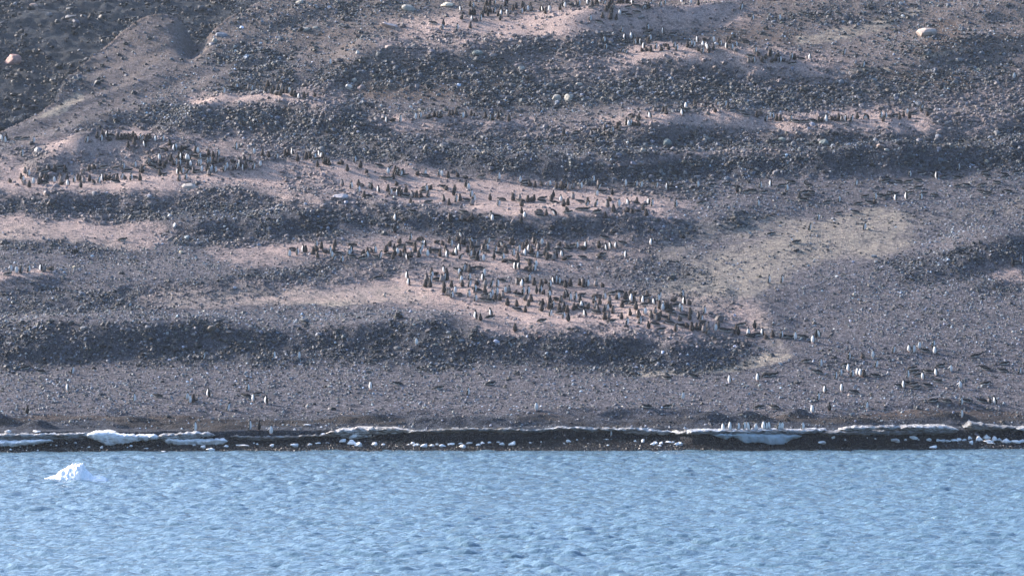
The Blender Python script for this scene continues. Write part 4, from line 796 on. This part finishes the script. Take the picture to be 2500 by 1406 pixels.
for it in items:
    ty = it['ty']
    if ty == 'F' and it['r'] < 800 and random.random() < .5: ty = random.choice('RRL')
    if ty == 'C': it['k'], it['p'] = 'chick', 'stand'; it['rz'] = random.uniform(-2.6, 2.6); it['d'] = 'downy brown chick standing'
    elif ty == 'K':
        it['k'] = 'chick'; it['p'] = random.choice(('prone', 'hunch', 'hunch')); it['rz'] = random.choice((-1, 1))*random.uniform(.9, 2.0)
        it['d'] = 'downy brown chick lying down' if it['p'] == 'prone' else 'downy brown chick sitting hunched'
    elif ty == 'P':
        it['k'], it['p'] = 'adult', 'prone'; sgn = random.choice((-1, 1)); it['rz'] = sgn*(math.pi/2+random.uniform(-.35, .35)); it['d'] = 'black backed penguin lying, head %s' % ('right' if sgn > 0 else 'left')
    else:
        it['k'] = 'adult'; it['p'] = random.choice(('stand', 'stand', 'tall', 'lean')) if ty != 'N' else 'bent'
        if ty == 'W': it['p'] = 'walk'
        if ty == 'F': it['rz'] = random.choice((-1, 1))*random.uniform(.25, .95); it['d'] = 'white fronted penguin standing'
        elif ty == 'B' or (ty == 'W' and it['c'] < 2040 and it['r'] > 780 and it['c'] > 1800): it['rz'] = math.pi+random.uniform(-.6, .6); it['d'] = 'penguin standing with back turned'
        elif ty == 'W': it['rz'] = random.uniform(.2, .6); it['d'] = 'penguin walking, flippers held out'
        elif ty == 'N': sgn = random.choice((-1, 1)); it['rz'] = sgn*random.uniform(.9, 1.6); it['d'] = 'penguin bending down to %s' % ('right' if sgn > 0 else 'left')
        else: sgn = 1 if ty == 'R' else -1; it['rz'] = sgn*random.uniform(.95, 1.5); it['d'] = 'penguin in profile facing %s' % ('right' if sgn > 0 else 'left')
        if ty == 'W' and it['d'].endswith('turned'): it['d'] = 'back turned penguin spreading flippers'
for kind, cnt in (('adult', 300), ('chick', 300)):
    L = sorted([i for i in items if i['k'] == kind], key=lambda i: i['y']); print(kind, len(L))
    for i in L[:cnt]: i['own'] = True
buck = {}
for it in items:
    it['s'] = random.uniform(.93, 1.08)*(1.2 if it['p'] == 'prone' and it['k'] == 'adult' else 1.10 if it['k'] == 'adult' else random.uniform(1.05, 1.22)); it['var'] = random.randrange(4)
    if it.get('own'): buck.setdefault((it['zone'][0], it['d']), []).append(it)
ORD = ['', 'first', 'second', 'third', 'fourth', 'fifth', 'sixth', 'seventh', 'eighth', 'ninth', 'tenth', 'eleventh', 'twelfth']
def ordinal(i):
    return ORD[i] if i < 13 else '%d%s' % (i, 'th' if i < 21 or i % 10 not in (1, 2, 3) else ['', 'st', 'nd', 'rd'][i % 10])
for (zk, d), L in buck.items():
    L.sort(key=lambda i: i['c']); n = len(L)
    for i, it in enumerate(L):
        tail = '' if n == 1 else ', leftmost' if i == 0 else ', rightmost' if i == n-1 else ', %s from left' % ordinal(i+1) if i+1 <= (n+1)//2 else ', %s from right' % ordinal(n-i)
        me, *_ = proto(it['k'], it['p'], it['var'])
        o = link(bpy.data.objects.new('penguin' if it['k'] == 'adult' else 'penguin_chick', me))
        o.location = (it['x'], it['y'], it['z']); o.rotation_euler = (0, 0, it['rz']); o.scale = (it['s'],)*3
        tag(o, d+' '+it['zone'][1]+tail, 'penguin' if it['k'] == 'adult' else 'penguin chick', 'penguins '+it['zone'][1].replace('standing ', '') if it['k'] == 'adult' else 'chicks '+it['zone'][1].replace('standing ', ''))
for kind, nm, lab in (('adult', 'distant_penguins', 'farther black and white penguins of the upper colonies'), ('chick', 'distant_chicks', 'farther brown chicks of the upper colonies')):
    VV = []; TT = []; MM = []; off = 0
    for it in items:
        if it['k'] != kind or it.get('own'): continue
        _, V, T, TM = proto(it['k'], it['p'], it['var']); cz, sz = math.cos(it['rz']), math.sin(it['rz'])
        W = V*it['s']; W = np.stack([W[:, 0]*cz-W[:, 1]*sz+it['x'], W[:, 0]*sz+W[:, 1]*cz+it['y'], W[:, 2]+it['z']], 1)
        VV.append(W); TT.append(T+off); MM.append(TM); off += len(V)
    if VV:
        o = link(bpy.data.objects.new(nm, mesh_np(nm, np.concatenate(VV), np.concatenate(TT), PM, True, np.concatenate(MM)))); tag(o, lab, 'penguins' if kind == 'adult' else 'penguin chicks', None, 'stuff')

# ------------------------------------------------------------------ haze
HAZE = 0.00006
if HAZE:
    V = [(x, y, z) for z in (-26, 90) for y in (-1700, 3500) for x in (-3000, 3000)]
    F = [(0,1,3,2),(4,6,7,5),(0,4,5,1),(2,3,7,6),(0,2,6,4),(1,5,7,3)]
    m = bpy.data.materials.new('haze'); m.use_nodes = True; t = m.node_tree; t.nodes.remove(t.nodes['Principled BSDF'])
    v = t.nodes.new('ShaderNodeVolumePrincipled'); v.inputs['Color'].default_value = (.72, .86, 1, 1); v.inputs['Density'].default_value = HAZE; v.inputs['Anisotropy'].default_value = .2
    t.links.new(v.outputs[0], t.nodes['Material Output'].inputs['Volume'])
    import bmesh
    me = mesh_np('haze', V, F, (m,)); bm = bmesh.new(); bm.from_mesh(me); bmesh.ops.recalc_face_normals(bm, faces=bm.faces); bm.to_mesh(me); bm.free()
    o = link(bpy.data.objects.new('haze', me)); o['kind'] = 'stuff'
